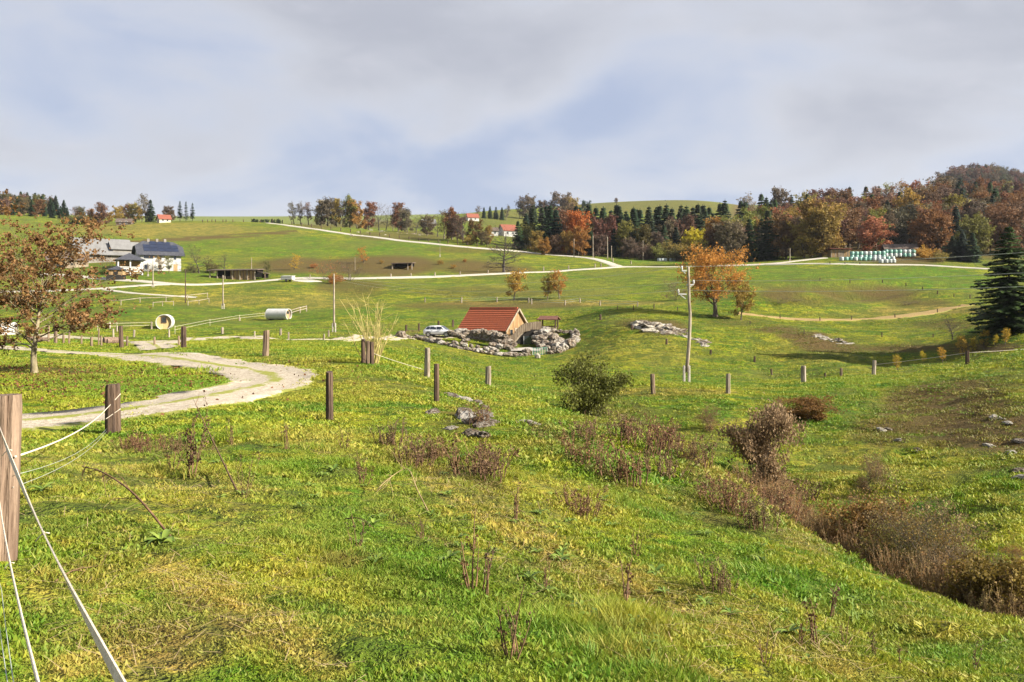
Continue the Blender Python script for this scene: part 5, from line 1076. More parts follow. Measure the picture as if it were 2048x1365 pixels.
# open timber shed
x, y, z = col(468, 226); os_ = empty('open_shed', (x, y, z-.1), R(-4)); L = 12.4
MB().slab([(-6.9,-1.2,2.45),(6.6,-1.2,2.55),(6.6,4.4,3.0),(-6.9,4.4,2.9)], .18).build('roof', M['roof_brown'], os_)
for i in range(7): MB().box(-6.1+i*1.95-.12, -6.1+i*1.95+.12, -.6, -.36, -.6, 2.45).build('timber_post', M['wood_grey'], os_)
for i in range(24):
    x0 = -.9+i*.275; MB().box(x0, x0+.24, -.28 if i % 2 else -.30, -.22, -.2, 2.3).build('board', M['plank'] if i % 3 else M['wood_red'], os_)
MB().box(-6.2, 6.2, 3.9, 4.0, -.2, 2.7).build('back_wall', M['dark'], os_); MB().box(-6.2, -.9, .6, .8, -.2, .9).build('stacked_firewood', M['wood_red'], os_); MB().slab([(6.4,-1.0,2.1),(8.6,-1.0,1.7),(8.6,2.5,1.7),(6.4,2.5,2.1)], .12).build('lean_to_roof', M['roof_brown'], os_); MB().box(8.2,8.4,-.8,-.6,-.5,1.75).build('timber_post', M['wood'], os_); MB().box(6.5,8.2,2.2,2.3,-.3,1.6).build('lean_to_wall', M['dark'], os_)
setp(os_, 'long open timber shed with boarded bays beside the farm road', 'shed')
x, y, z = col(806, 256); sh = empty('field_shelter', (x, y, z-.2), R(-6)); MB().slab([(-3.2,-1.4,1.75),(3.1,-1.4,1.85),(3.1,2.6,2.1),(-3.2,2.6,2.0)], .22).build('roof', M['roof_brown'], sh)
for q in (-2.9, 1.6, 2.8): MB().box(q-.14, q+.14, -1.1, -.85, -.6, 1.72).build('timber_post', M['wood_grey'], sh)
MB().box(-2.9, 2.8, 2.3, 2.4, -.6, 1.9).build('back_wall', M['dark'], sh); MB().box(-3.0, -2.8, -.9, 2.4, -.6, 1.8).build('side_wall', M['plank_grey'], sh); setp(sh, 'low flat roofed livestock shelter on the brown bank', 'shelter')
# far houses
for px, Y, phi, L, W, h, ri, wl, rf, lb, dz in [(319,446,R(35),5.5,5.5,2.4,2.2,'cream','roof_red','cream house with a bright red roof on the skyline',0),(936,655,R(20),8.5,6.5,3.0,3.0,'plaster','roof_red','red roofed white house on the distant green hillside',0),(1008,452,R(25),7.5,7.5,3.2,3.2,'plaster','roof_red','red roofed house half hidden behind the leafless tree',0),
        (975,448,R(10),5.5,6,2.8,1.8,'plaster','roof_brown','small white house with a brown roof in the dip',0),(845,600,R(10),9,8,3,3,'grey_wall','tin','grey roofed farm building behind the crest trees',0),(232,440,R(10),7,5,2.0,1.8,'roof_brown','roof_brown','dark wooden barn among the skyline trees',0)]:
    hs = house('distant_house', px, Y, phi, L, W, h, ri, wl, rf, lb, over=.5, dz=dz)
    for a in (L*.2, L*.6): window(hs, 'f', a, 1.0, 1.1, 1.3, glass='glass')
    window(hs, 'l', W*.4, 1.0, 1.0, 1.2, W=W)
# ---------------------------------------------------------------- barrel cabins
def barrel(px, Y, rz, rad, L, face, label, win=True, skin='white'):
    x, y, z = col(px, Y); o = empty('barrel_cabin', (x, y, z), rz); n = 36; zc = rad*.86
    def arc(r, y_): return [(r*math.sin(t_), y_, max(-.02, zc-r*math.cos(t_))) for t_ in [2*math.pi*k/n for k in range(n)]]
    sh = MB(); A = arc(rad, -.28)+arc(rad, L)+arc(rad-.09, -.28)+arc(rad-.09, L)
    sh.poly(A, [((k), (k+1) % n, n+(k+1) % n, n+k) for k in range(n)]+[(2*n+(k+1) % n, 2*n+k, 3*n+k, 3*n+(k+1) % n) for k in range(n)]+[(k, 2*n+k, 2*n+(k+1) % n, (k+1) % n) for k in range(n)]+[(n+(k+1) % n, 3*n+(k+1) % n, 3*n+k, n+k) for k in range(n)])
    sh.build('shell', M[skin], o, False)
    for yy_, nm in ((0, 'front_wall'), (L-.15, 'back_wall')):
        wm = MB(); a0 = arc(rad-.10, yy_); a1 = arc(rad-.10, yy_+.06); wm.poly(a0+a1, [tuple(range(n)), tuple(range(2*n-1, n-1, -1))]+[((k+1) % n, k, n+k, n+(k+1) % n) for k in range(n)]); wm.build(nm, M[face], o)
    for k in range(7): MB().box(-rad*.8+k*rad*.23, -rad*.8+k*rad*.23+.02, -.012, 0, .25 if k in (0, 6) else .1, zc+rad*.45).build('board_seam', M['plank_grey'], o)
    if win:
        m = MB(); w_, h_, z0 = .36, .95, zc-.12
        for b_ in ((-w_, w_, z0, z0+.1), (-w_, w_, z0+h_-.1, z0+h_), (-w_, -w_+.1, z0+.1, z0+h_-.1), (w_-.1, w_, z0+.1, z0+h_-.1)): m.box(b_[0], b_[1], -.09, -.014, b_[2], b_[3])
        f = m.build('window', M['wood_dark'], o); MB().box(-w_+.1, w_-.1, -.05, -.03, z0+.1, z0+h_-.1).build('pane', M['glass'], f)
    else:
        d_ = MB().box(-.4, .4, -.05, -.014, .15, 1.6).build('door', M['plank'], o); MB().box(.25, .33, -.1, -.05, .85, .95).build('handle', M['tin'], d_); MB().box(-.35,.35,-.075,-.05,.95,1.45).build('pane', M['glass'], d_)
    for k in (.5, L-.7): MB().box(-rad*.75, rad*.75, k, k+.2, -.35, .03).build('skid', M['wood_dark'], o)
    setp(o, label, 'cabin')
M['pine'] = simple('pale_pine', (0.60, 0.45, 0.22), (0.48, 0.34, 0.15), 1.2, .8, (3, 1, .3))
barrel(328, 131, R(15), 1.15, 3.2, 'pine', 'round wooden barrel cabin with a window in its pale front')
barrel(575, 157, R(72), 1.0, 3.9, 'wood_red', 'white barrel cabin lying lengthways with its door to the rail fence', win=False)
# ---------------------------------------------------------------- silage bales and sheds by the wood
M['wrap_white'] = simple('white_wrap', (0.43, 0.47, 0.45), (0.35, 0.39, 0.38), 2.5, .35, (1, 1, .5), .4, .03, .5); M['wrap_teal'] = simple('teal_wrap', (0.20, 0.37, 0.31), (0.13, 0.28, 0.23), 2.5, .35, (1, 1, .5), .4, .03, .5)
def bale_mesh(nm, seed, mat):
    rr = random.Random(seed); n = 20; pr = [(0,.0),(.48,0),(.58,.05),(.62,.17),(.63,.5),(.61,.85),(.56,.97),(.46,1.02),(0,1.02)]; mb = MB()
    for r_, z_ in pr:
        for k in range(n): t_ = 2*math.pi*k/n; q = r_*(1+rr.uniform(-.025, .025)); mb.v.append((q*math.cos(t_), q*math.sin(t_), z_+rr.uniform(-.01, .01)))
    for i in range(len(pr)-1):
        for k in range(n): mb.f.append((i*n+k, i*n+(k+1) % n, (i+1)*n+(k+1) % n, (i+1)*n+k))
    return mb.mesh(nm, M[mat], True)
BW = [bale_mesh('white_bale', i, 'wrap_white') for i in range(2)]; BT = [bale_mesh('teal_bale', 9+i, 'wrap_teal') for i in range(2)]; rr = random.Random(3)
def bale(px, Y, lvl, white, where, zb=None):
    x, y, z = col(px, Y); z = z if zb is None else zb; o = obj('silage_bale', rr.choice(BW if white else BT)); o.location = (x, y, z+lvl*1.0-.04); o.rotation_euler = (0, 0, rr.uniform(0, 6))
    cl = 'white' if white else 'teal green'; setp(o, f'{cl} plastic wrapped round bale {where}', 'bale', f'{cl} bales {where}')
for i in range(12):
    if i < 12: bale(1683+i*9.3, 243.5+rr.uniform(-.2, .2), 0, i in (0,3,7,8,9,11), 'in the front row of the long stack')
for i in range(8): px = 1704+i*8.9; zb = col(px, 247)[2]+.1; bale(px, 246.6, 0, i in (2,5,6), 'behind the front row of the long stack', zb); bale(px, 246.6, 1, i in (3,4), 'on top of the long stack', zb)
for i in range(7): px = 1772+i*9.1; zb = col(1800, 249)[2]+.15; bale(px, 248.5, 0, i in (0,1,2,3,6), 'in the lower row of the short stack', zb); bale(px, 248.5, 1, i in (4,5), 'on top of the short stack by the red roof', zb)
for px in (1762, 1772, 1780, 1787): bale(px, 237.5, 0, True, 'standing apart below the lane edge')
for px in (1318, 1324, 1331, 1342, 1347): bale(px, 296, 0, True, 'lying under the forest belt')
x, y, z = col(1662, 254); ts = empty('timber_shed', (x, y, z-.1), R(-3)); MB().box(.08, 5.2, .06, 3.6, -.5, 2.3).build('inner_wall', M['plank'], ts)
for i in range(18): MB().box(i*.29, i*.29+.26, -.0 if i % 2 else -.02, .06, -.3, 2.35).build('board', M['plank' if i % 4 else 'plank_grey'], ts)
for i in range(12): MB().box(5.2, 5.26, .06+i*.295, .06+i*.295+.265, -.3, 2.35+.0*i).build('board', M['pine'], ts)
MB().box(2.0, 3.4, -.08, -.03, -.2, 1.9).build('door', M['plank_grey'], ts); MB().slab([(-.5,-.6,2.75),(5.8,-.6,2.55),(5.8,4.0,2.35),(-.5,4.0,2.55)], .14).build('roof', M['roof_red'], ts); setp(ts, 'small timber board shed with a red mono pitch roof by the bales', 'shed')
lr_ = house('low_shed', 1772, 253, R(-14), 8, 5, 2.2, 1.3, 'plank_grey', 'roof_brown', 'low brown roofed shed half hidden behind the short bale stack'); window(lr_, 'f', 3, .9, 1, .8, 'plank_grey', 'dark')
# ---------------------------------------------------------------- trailer by the farm road
x, y, z = col(576, 217); tr = empty('box_trailer', (x, y, z+.02), R(-14)); MB().box(-1.5, 1.5, -.8, .8, .45, 1.3).build('box_body', M['white'], tr, bevel=.06); MB().slab([(-1.55,-.85,1.32),(1.55,-.85,1.32),(1.55,.85,1.5),(-1.55,.85,1.5)], .06).build('cover', M['white'], tr); MB().bar((-1.5,0,.5),(-2.6,0,.45),.1).build('drawbar', M['dark'], tr)
for s in (-1, 1):
    wv = MB().tube([(0,s*.9-.1,.3),(0,s*.9+.1,.3)], .32, 16).build('wheel', M['dark'], tr); MB().tube([(0,s*1.0-.005*s,.3),(0,s*1.02,.3)], .16, 12).build('hub', M['tin'], wv)
setp(tr, 'small white covered trailer parked beside the farm road', 'trailer')
pd = road('gravel_pad', M['gravel_far'], [(585,562),(610,562.5),(635,562)], 5.0, .16, .12, .5, 14, near=180, label='white gravel parking pad beside the trailer')
x, y, z = col(6, 98); tn_ = empty('white_tent', (x, y, z), R(20)); tn_.scale = (.7, .7, .7); m = MB(); m.slab([(-2,-1.6,.1),(2,-1.6,.1),(2,0,2.0),(-2,0,2.0)], .04); m.slab([(2,1.6,.1),(-2,1.6,.1),(-2,0,2.0),(2,0,2.0)], .04); m.build('canvas', M['white'], tn_); MB().tube([(-1.9,0,-.1),(-1.9,0,1.95)], .04, 6).build('tent_pole', M['wood'], tn_); MB().tube([(1.9,0,-.1),(1.9,0,1.95)], .04, 6).build('tent_pole', M['wood'], tn_); setp(tn_, 'white ridge tent partly hidden behind the slim lawn tree', 'tent')
# logs
G = 'cut logs on the verge'
for px, b, l, r_ in [(222,687,.9,.22),(228,688,.8,.18),(62,682,.9,.2),(70,683,.8,.17),(84,684,.7,.16)]:
    p = hit(px, b, 36, 70); o = MB().tube([(-l/2,0,r_),(l/2,.1,r_)], r_, 12, jit=.08).build('cut_log', M['wood_red']); o.location = (p[0], p[1], p[2]-.03); o.rotation_euler = (0, 0, px % 7*.13); setp(o, 'short cut log lying on the grass near the path fork', 'log', G)
# ---------------------------------------------------------------- rocks
m, t = newmat('limestone'); M['rock'] = m; tcd = t.n('ShaderNodeTexCoord').outputs['Object']; rnd = t.n('ShaderNodeObjectInfo').outputs['Random']
vv = t.n('ShaderNodeVectorMath', _operation='ADD', i0=tcd); t.l.new(t.n('ShaderNodeCombineXYZ', X=t.math('MULTIPLY', rnd, 31.0), Z=rnd).outputs[0], vv.inputs[1]); v = vv.outputs[0]
n1 = t.noise(v, 1.6, 5, .65); n2 = t.noise(v, 6.0, 5, .7); n3 = t.noise(v, 2.6, 4, .6)
c = t.mix(t.ramp(n1, .35, .62), (.42, .38, .32), (.24, .195, .145)); c = t.mix(t.ramp(n3, .46, .60, 0, .9), c, (.13, .082, .048)); c = t.mix(t.ramp(n2, .42, .62, 0, .85), c, (.07, .058, .048)); c = t.mix(t.ramp(rnd, .72, 1., 0, .45), c, (.58, .55, .50))
finish(t, c, .95, t.math('ADD', n2, n1), 1.0, .12, .1)
M['rock_pale'] = simple('pale_limestone', (.46,.43,.37), (.30,.26,.20), 2.2, .95, (1,1,1), 1.0, .08, .1)
def rock_mesh(nm, seed, sub=3, flat=.75, mat='rock'):
    bm = bmesh.new(); bmesh.ops.create_icosphere(bm, subdivisions=sub, radius=1.0); off = Vector((seed*7.3, seed*3.1, 1.7))
    for v_ in bm.verts:
        d = v_.co.normalized(); cell = mnoise.voronoi(d*1.5+off)[0]; k = .72+.55*cell[0]+.20*mnoise.noise(d*2.6+off)+.10*mnoise.noise(d*6+off)
        v_.co = Vector((d.x*k, d.y*k*.9, d.z*k*flat))
    me = bpy.data.meshes.new(nm); bm.to_mesh(me); bm.free(); me.materials.append(M[mat]); return me
ROCKS = [rock_mesh('boulder', i, 3, .65+.08*(i % 4)) for i in range(8)]; PALE = [rock_mesh('pale_rock', 20+i, 3, .6, 'rock_pale') for i in range(4)]; rr = random.Random(55)
def rock(parent, p, s, nm='boulder', base=None, stretch=(1, 1, 1)):
    o = obj(nm, rr.choice(ROCKS if nm == 'boulder' or rr.random() < .55 else PALE), parent); q = Vector(p)-(base or Vector()); o.location = q; o.rotation_euler = (rr.uniform(-.3, .3), rr.uniform(-.3, .3), rr.uniform(0, 6.28)); o.scale = (s*rr.uniform(.8, 1.25)*stretch[0], s*rr.uniform(.8, 1.2)*stretch[1], s*rr.uniform(.75, 1.15)*stretch[2]); return o
# loose pale rocks below the dark post
G = 'pale rocks in the turf'
for px, b, s in [(905,795,.22),(918,800,.26),(900,803,.14),(948,808,.22),(958,813,.2),(967,818,.17),(865,827,.19),(928,833,.26),(934,838,.2),(962,846,.24),(968,853,.18),(1048,848,.19),(1055,850,.13),(900,858,.14),(946,870,.15),(965,874,.16),(968,830,.2),(978,836,.14)]:
    p = hit(px, b, 14, 40); o = rock(None, (p[0], p[1], p[2]+s*.02), s*1.05, 'rock', stretch=(1.4, 1, .7)); setp(o, 'pale limestone rock set in the turf below the dark post', 'rock', G)
G = 'pale stones on the slope beyond the ditch'
for px, b, s in [(1765,862,.3),(1778,860,.24),(1795,882,.22),(1830,905,.2),(1835,900,.18),(1992,838,.3),(2005,840,.26),(2015,846,.26),(1978,893,.22),(2020,905,.25),(2028,912,.3),(2046,885,.3),(2043,945,.28),(2040,955,.25),(1590,847,.1),(1545,1000,.12)]:
    p = hit(px, b, 15, 60); o = rock(None, (p[0], p[1], p[2]-s*.02), s*.75, 'rock', stretch=(1.4, 1, .7)); setp(o, 'pale stone showing through the brown grass of the slope beyond the ditch', 'rock', G)
# bare rock face on the rise
def outcrop(label, L, near, far, seed):
    global rr; rr = random.Random(seed); P = [hit(a, b, near, far) for a, b, s in L]; o = empty('rock_outcrop', P[0]); b0 = Vector(P[0])
    for p, (a, b, s) in zip(P, L): rock(o, (p[0], p[1], p[2]-s*.30), s, 'rock', b0, (1.6, 1.0, .7))
    setp(o, label, 'rock face')
rr2 = random.Random(6); L = []
for i in range(46):
    u = rr2.random(); px = 1268+u*95; L.append((px, 640+u*16+rr2.uniform(-1, 1)*(9-3*abs(u-.4))+8, rr2.uniform(.35, .85)))
for i in range(20): u = rr2.random(); L.append((1368+u*46, 668+u*22+rr2.uniform(-4, 4), rr2.uniform(.3, .6)))
outcrop('crumbling pale rock face on the grassy rise below the oak', L, 80, 140, 1)
L = [(1630+u*60+rr2.uniform(-3, 3), 672+u*14+rr2.uniform(-4, 4), rr2.uniform(.25, .6)) for u in [i/26 for i in range(27)]]
outcrop('band of pale rubble along the bank above the bowl', L, 80, 140, 2)
L = [(700+rr2.random()*160, 452+rr2.random()*22, rr2.uniform(.5, 1.0)) for i in range(22)]
outcrop('scattered pale boulders under the crest trees', L, 330, 480, 3)
# ---------------------------------------------------------------- the stone hut
HX, HY0, _ = col(1012, 124); EZ = at(1012, 657, 124).z; PHI = R(-37)
hut = empty('stone_hut', (HX, HY0, EZ-2.3), PHI); L, W, h, rise, ov = 8.3, 5.2, 2.3, 2.75, .45; X0 = -L
M['masonry'] = M['rock']
def hbox(nm, mat, *a, parent=None, bevel=0): return MB().box(*a).build(nm, M[mat], parent or hut, bevel=bevel)
hbox('stone_wall', 'rock', X0, 0, 0, W, -1.6, 1.75); hbox('wall_plate', 'plank_grey', X0+.02, -.02, .02, W-.02, 1.75, 2.2)
# gable of upright boards
M['hutboard'] = simple('hut_boards', (.33,.20,.09), (.20,.12,.055), 2.0, .85, (3, 3, .3))
for i in range(17):
    y0 = .06+i*.3; zt = lambda yy: h+rise*(1-abs(yy-W/2)/(W/2))-.32; m = MB(); x0, x1 = (-.02 if i % 2 else -.0), .07
    ztop = (zt(y0), zt(min(y0+.27, W-.02))); m.poly([(x0,y0,.9),(x1,y0,.9),(x1,y0+.27,.9),(x0,y0+.27,.9),(x0,y0,ztop[0]),(x1,y0,ztop[0]),(x1,y0+.27,ztop[1]),(x0,y0+.27,ztop[1])], [(0,3,2,1),(4,5,6,7),(0,1,5,4),(1,2,6,5),(2,3,7,6),(3,0,4,7)])
    m.build('board', M['hutboard' if i % 3 else 'plank'], hut)
MB().poly([(-.05,0,1.7),(-.05,W,1.7),(-.05,W,2.2),(-.05,W/2,h+rise-.4),(-.05,0,2.2)], [(0,1,2,3,4)]).build('gable_backing', M['plank'], hut)
d_ = hbox('door', 'plank_grey', .075, .12, 1.9, 2.8, .3, 2.3); hbox('handle', 'dark', .12, .16, 2.65, 2.72, 1.25, 1.35, parent=d_)
for y0 in (.7, 3.5): f = hbox('window', 'plank', .075, .13, y0, y0+.8, 1.2, 2.2); hbox('pane', 'glass', .131, .14, y0+.1, y0+.7, 1.3, 2.1, parent=f)
MB().poly([(X0,0,1.7),(X0,W,1.7),(X0,W,2.2),(X0,W/2,h+rise-.3),(X0,0,2.2)], [(4,3,2,1,0)]).build('rear_gable', M['plank'], hut)
# tiled roof: courses of rounded tiles, each course its own strip
m, t = newmat('clay_tile'); M['tile'] = m; p = t.n('ShaderNodeTexCoord').outputs['Object']; n1 = t.noise(p, 1.4, 4, .6); n2 = t.noise(p, 9.0, 2, .5)
c = t.mix(t.ramp(n2, .3, .7), (.42, .11, .045), (.29, .075, .035)); c = t.mix(t.ramp(n1, .5, .75, 0, .6), c, (.20, .075, .045)); finish(t, c, .75, n2, .3, .02, .25)
sl = Vector((0, W/2+ov, rise*(W/2+ov)/(W/2))); LS = sl.length; rows_ = 12; nx = 62; RL = L+2*.35
for side in (0, 1):
    for r_ in range(rows_):
        V_ = []; Fq = []; s0, s1 = r_/rows_, (r_+1.12)/rows_
        for i in range(nx+1):
            x_ = X0-.35+RL*i/nx; wv = .022*math.cos(i*math.pi)+.004*random.Random(i*31+r_).uniform(-1, 1)
            for s_, lift in ((s0, .12), (s1, .03)):
                s_ = min(s_, 1.0); yy_ = -ov+(W/2+ov)*s_; zz_ = h-rise*ov/(W/2)+rise*(W/2+ov)/(W/2)*s_+lift+wv+.06
                V_.append((x_, yy_ if side == 0 else W-yy_, zz_))
            yy_ = -ov+(W/2+ov)*s0; V_.append((x_, yy_ if side == 0 else W-yy_, h-rise*ov/(W/2)+rise*(W/2+ov)/(W/2)*s0+.0+.06))
        for i in range(nx): a = i*3; q1 = (a, a+3, a+4, a+1); q2 = (a+2, a+5, a+3, a); Fq += [q1, q2] if side == 0 else [q1[::-1], q2[::-1]]
        MB().poly(V_, Fq).build('tile_course', M['tile'], hut)
roof_slabs(hut, L, W, h, rise, ov-.03, 'plank', 0, .12, 'roof_deck').location = (X0, 0, -.02)
MB().tube([(X0-.36+i*.35, W/2, h+rise+.10+(.02 if i % 2 else 0)) for i in range(int(RL/.35)+1)], .11, 8).build('ridge_tiles', M['tile'], hut)
for side in (0, 1):
    a = (.40, -ov if side == 0 else W+ov, h-rise*ov/(W/2)-.04); b = (.40, W/2, h+rise-.02); MB().bar(a, b, .06, .24).build('barge_board', M['plank_grey'], hut)
setp(hut, 'small stone and timber hut with a red clay tile roof among rocks', 'hut')
# boulder wall round the yard, rock mass under the hut
def Wp(px, Y, up=0.0): x, y, z = col(px, Y); return Vector((x, y, z+up))
rr = random.Random(77)
sw = empty('boulder_wall', Wp(1000, 115.5)); b0 = Vector(sw.location)
ring = [(801,121.5),(828,122),(850,121.3),(868,119.5),(886,117.8),(905,116.6),(925,115.6),(950,115.0),(975,114.8),(1000,114.9),(1025,115.0),(1045,115.2),(1060,115.4)]
ring2 = [(1100,115.6),(1118,116.2),(1133,117.6),(1146,119.5),(1153,122),(1150,125),(1140,127.5)]
for RG, dens in ((ring, .62), (ring2, .62)):
    q = [np.array(Wp(a, b)[:2]) for a, b in RG]; c_ = catmull(q, 20); s_ = np.concatenate([[0], np.cumsum(np.hypot(*np.diff(c_, axis=0).T))]); u = 0
    while u < s_[-1]:
        x = np.interp(u, s_, c_[:, 0]); y = np.interp(u, s_, c_[:, 1]); f = rr.uniform(.8, 1.25); big_ = 1.2 if RG is ring2 else (.8+.45*min(1, u/12))
        rock(sw, (x+rr.uniform(-.15, .15), y+rr.uniform(-.2, .2), gz(x, y)+.18), .42*f*big_, 'boulder', b0, (1.25, 1, .85))
        if rr.random() < .6: rock(sw, (x+rr.uniform(-.3, .3), y+rr.uniform(-.1, .4), gz(x, y)+.52*big_), .27*f*big_, 'boulder', b0)
        u += dens*f
rock(sw, Wp(803, 121, .35), .85, 'boulder', b0); rock(sw, Wp(1140, 117.5, .6), .95, 'boulder', b0); rock(sw, Wp(1128, 117, .5), .75, 'boulder', b0)
setp(sw, 'curved dry stone boulder wall enclosing the hut yard', 'wall')
gm = empty('rock_grotto', Wp(1010, 121)); b0 = Vector(gm.location)
def pile(px, py, Y, s, st=(1.15, 1, .8)): rock(gm, at(px, py+1.5, Y), s*(.80 if px < 1060 else .84), 'boulder', b0, st)
for px, py, Y, s in [(902,664,122.5,.8),(912,668,121.5,.75),(922,672,121,.85),(930,680,120.5,.7),(925,688,120,.7),(920,662,124,.9),(935,663,122.5,.8),(946,662,122.3,.75),(957,662,122,.8),(968,663,122,.8),(979,665,121.7,.85),(990,667,121.4,.85),(1000,670,121,.9),(1010,673,120.6,.8),(1016,680,120.3,.75),(1008,684,120,.8),(997,682,120.2,.8),(987,688,119.7,.75),(1000,692,119.3,.75),(1012,692,119.4,.7),(1020,696,119,.7),(980,694,119.4,.6),(1026,699,118.6,.65),
        (930,667,122,.7),(950,668,122,.55),(972,671,121.6,.6),(1024,689,119.8,.7),(1031,703,118,.5),
        (1075,664,124,.95),(1088,665,123.5,1.0),(1098,670,122.8,1.05),(1108,675,122,1.0),(1118,681,121,.95),(1082,676,122.4,.95),(1092,684,121.2,.95),(1104,688,120.4,.9),(1116,692,119.5,.85),(1126,690,120.2,.8),(1082,692,120,.8),(1094,696,119.2,.7),(1070,674,123.4,.8),(1076,684,121.6,.75),(1104,660,126.5,.7),(1118,662,126,.6),(1130,663,126,.5),(1090,657,127.5,.8),(1072,656,127.5,.7),(1078,698,119,.55)]: pile(px, py, Y, s)
gm2 = gm
cave = MB(); a = at(1056, 681, 123.6); cave.box(a.x-b0.x-1.7, a.x-b0.x+1.3, a.y-b0.y, a.y-b0.y+.2, a.z-b0.z-1.1, a.z-b0.z+1.5).build('cave_shade_panel', M['dark'], gm)  # near-black panel standing in for the shade inside the grotto opening
gd = MB().box(a.x-b0.x-.6, a.x-b0.x+.5, a.y-b0.y-.08, a.y-b0.y-.02, a.z-b0.z-.9, a.z-b0.z+.6).build('glass_door', M['glass'], gm); MB().box(a.x-b0.x-.62, a.x-b0.x-.55, a.y-b0.y-.14, a.y-b0.y-.09, a.z-b0.z-.9, a.z-b0.z+.6).build('door_frame', M['white'], gd)
setp(gm, 'mass of brown and pale boulders forming a grotto under the hut', 'rocks')
yd = Wp(1050, 118.3, .12); MB().poly([(-1.9,-1.3,0),(2.0,-1.1,0),(2.2,1.2,.2),(.5,2.2,.3),(-1.8,1.4,.2)], [(0,1,2,3,4)]).build('patio', M['concrete']).location = yd; setp(bpy.data.objects['patio'], 'pale stone patio before the grotto', kind='structure')
# plank bridge with palings
br = empty('plank_bridge', at(1018, 690, 120.5)); b0 = Vector(br.location); PB = [at(1014,692,120.3), at(1026,684,120.8), at(1036,672,121.6), at(1046,663.5,122.4), at(1058,660.5,123.4), at(1070,658.5,124.6), at(1082,657.5,126)]
cb_ = catmull([tuple(p_-b0) for p_ in PB], 8); n = len(cb_)
for i in range(0, n):
    p_ = Vector(cb_[i]); hh = 1.0+.06*math.sin(i*2.1); MB().box(p_.x-.10, p_.x+.10, p_.y-.03, p_.y+.03, p_.z-.12, p_.z+hh).build('paling', M['plank_grey' if i % 3 else 'wood'], br)
for dz in (.25, .78): MB().tube([tuple(Vector(q)+Vector((0, .06, dz))) for q in cb_], .045, 5).build('rail', M['plank_grey'], br)
V_ = []; Fq = []
for i in range(n): p_ = cb_[i]; V_ += [(p_[0], p_[1]+.05, p_[2]), (p_[0]+.35, p_[1]+1.2, p_[2]), (p_[0]+.35, p_[1]+1.2, p_[2]-.1), (p_[0], p_[1]+.05, p_[2]-.1)]
for i in range(n-1):
    for k in range(4): a0 = i*4+k; a1 = i*4+(k+1) % 4; Fq.append((a0, a1, a1+4, a0+4))
MB().poly(V_, Fq).build('deck', M['plank_grey'], br); setp(br, 'curved plank walkway with upright wooden palings leading up to the hut', 'bridge')
# gazebo
M['roof_gaz'] = simple('brown_red_roof', (.17,.075,.05), (.11,.05,.035), 3.0, .85)
x, y, z = col(1098, 131.5); gz_ = empty('garden_shelter', (x, y, z), R(-14)); zt = at(1098, 634, 131.5).z-z
for sx in (-1.15, 1.15):
    for sy in (-.9, .9): MB().tube([(sx*.92, sy, -.3), (sx, sy, zt*.45), (sx*1.02, sy, zt*.86)], [.13,.11,.10], 8, jit=.2).build('log_post', M['wood_dark'], gz_)
pyr = MB(); rz_ = zt*.86
pyr.slab([(-1.6,-1.3,rz_-.1),(1.6,-1.3,rz_-.1),(1.3,0,zt+.15),(-1.3,0,zt+.15)], .1); pyr.slab([(1.6,1.3,rz_-.1),(-1.6,1.3,rz_-.1),(-1.3,0,zt+.15),(1.3,0,zt+.15)], .1); pyr.build('roof', M['roof_gaz'], gz_)
MB().box(-1.2,1.2,-.75,-.65,.55,.75).build('rail', M['wood'], gz_); MB().box(-1.0,1.0,.3,.8,.35,.45).build('bench', M['plank_grey'], gz_); MB().box(-1.0,-.85,.35,.75,-.3,.35).build('bench_leg', M['plank_grey'], gz_); MB().box(.85,1.0,.35,.75,-.3,.35).build('bench_leg', M['plank_grey'], gz_)
setp(gz_, 'rustic log shelter with a reddish brown roof beside the hut', 'shelter')
# green gate
ga = Wp(1065, 115.3, .02); gb_ = Wp(1095, 115.5, .02); gt_ = empty('metal_gate', ga); M['gate'] = simple('green_metal', (.16,.36,.26), (.11,.27,.2), 3.0, .5)
v_ = gb_-ga
for i in range(13): q = v_*(i/12); MB().box(q.x-.035, q.x+.035, q.y-.02, q.y+.02, .05, 1.0).build('bar', M['gate' if i % 2 else 'white'], gt_)
for z_ in (.12, .92): MB().bar((0,.03,z_), (v_.x, v_.y+.03, v_.z+z_), .05).build('rail', M['gate'], gt_)
setp(gt_, 'green and white barred metal gate in the boulder wall', 'gate')
p = Wp(1075, 112.8); o = rock(None, (p.x, p.y, p.z+.25), .5, 'rock', stretch=(.9, .9, 1.3)); setp(o, 'upright pale stone standing in the grass before the green gate', 'rock')
bf = empty('railing_fence', Wp(812, 127)); b0 = Vector(bf.location); v_ = Wp(838, 128.5)-b0
for i in range(11): q = v_*(i/10); MB().box(q.x-.03, q.x+.03, q.y-.02, q.y+.02, q.z-.1, q.z+.95).build('bar', M['wood_dark'], bf)
MB().bar((0,.03,.8), (v_.x, v_.y+.03, v_.z+.8), .05).build('rail', M['wood_dark'], bf); setp(bf, 'thin dark barred railing behind the white car', 'fence')
drv = road('hut_drive', M['gravel'], [(800,675),(850,677),(890,672.5),(925,672)], 4.5, .07, .1, .4, 16, near=112, far=150, label='gravel parking place of the white car')
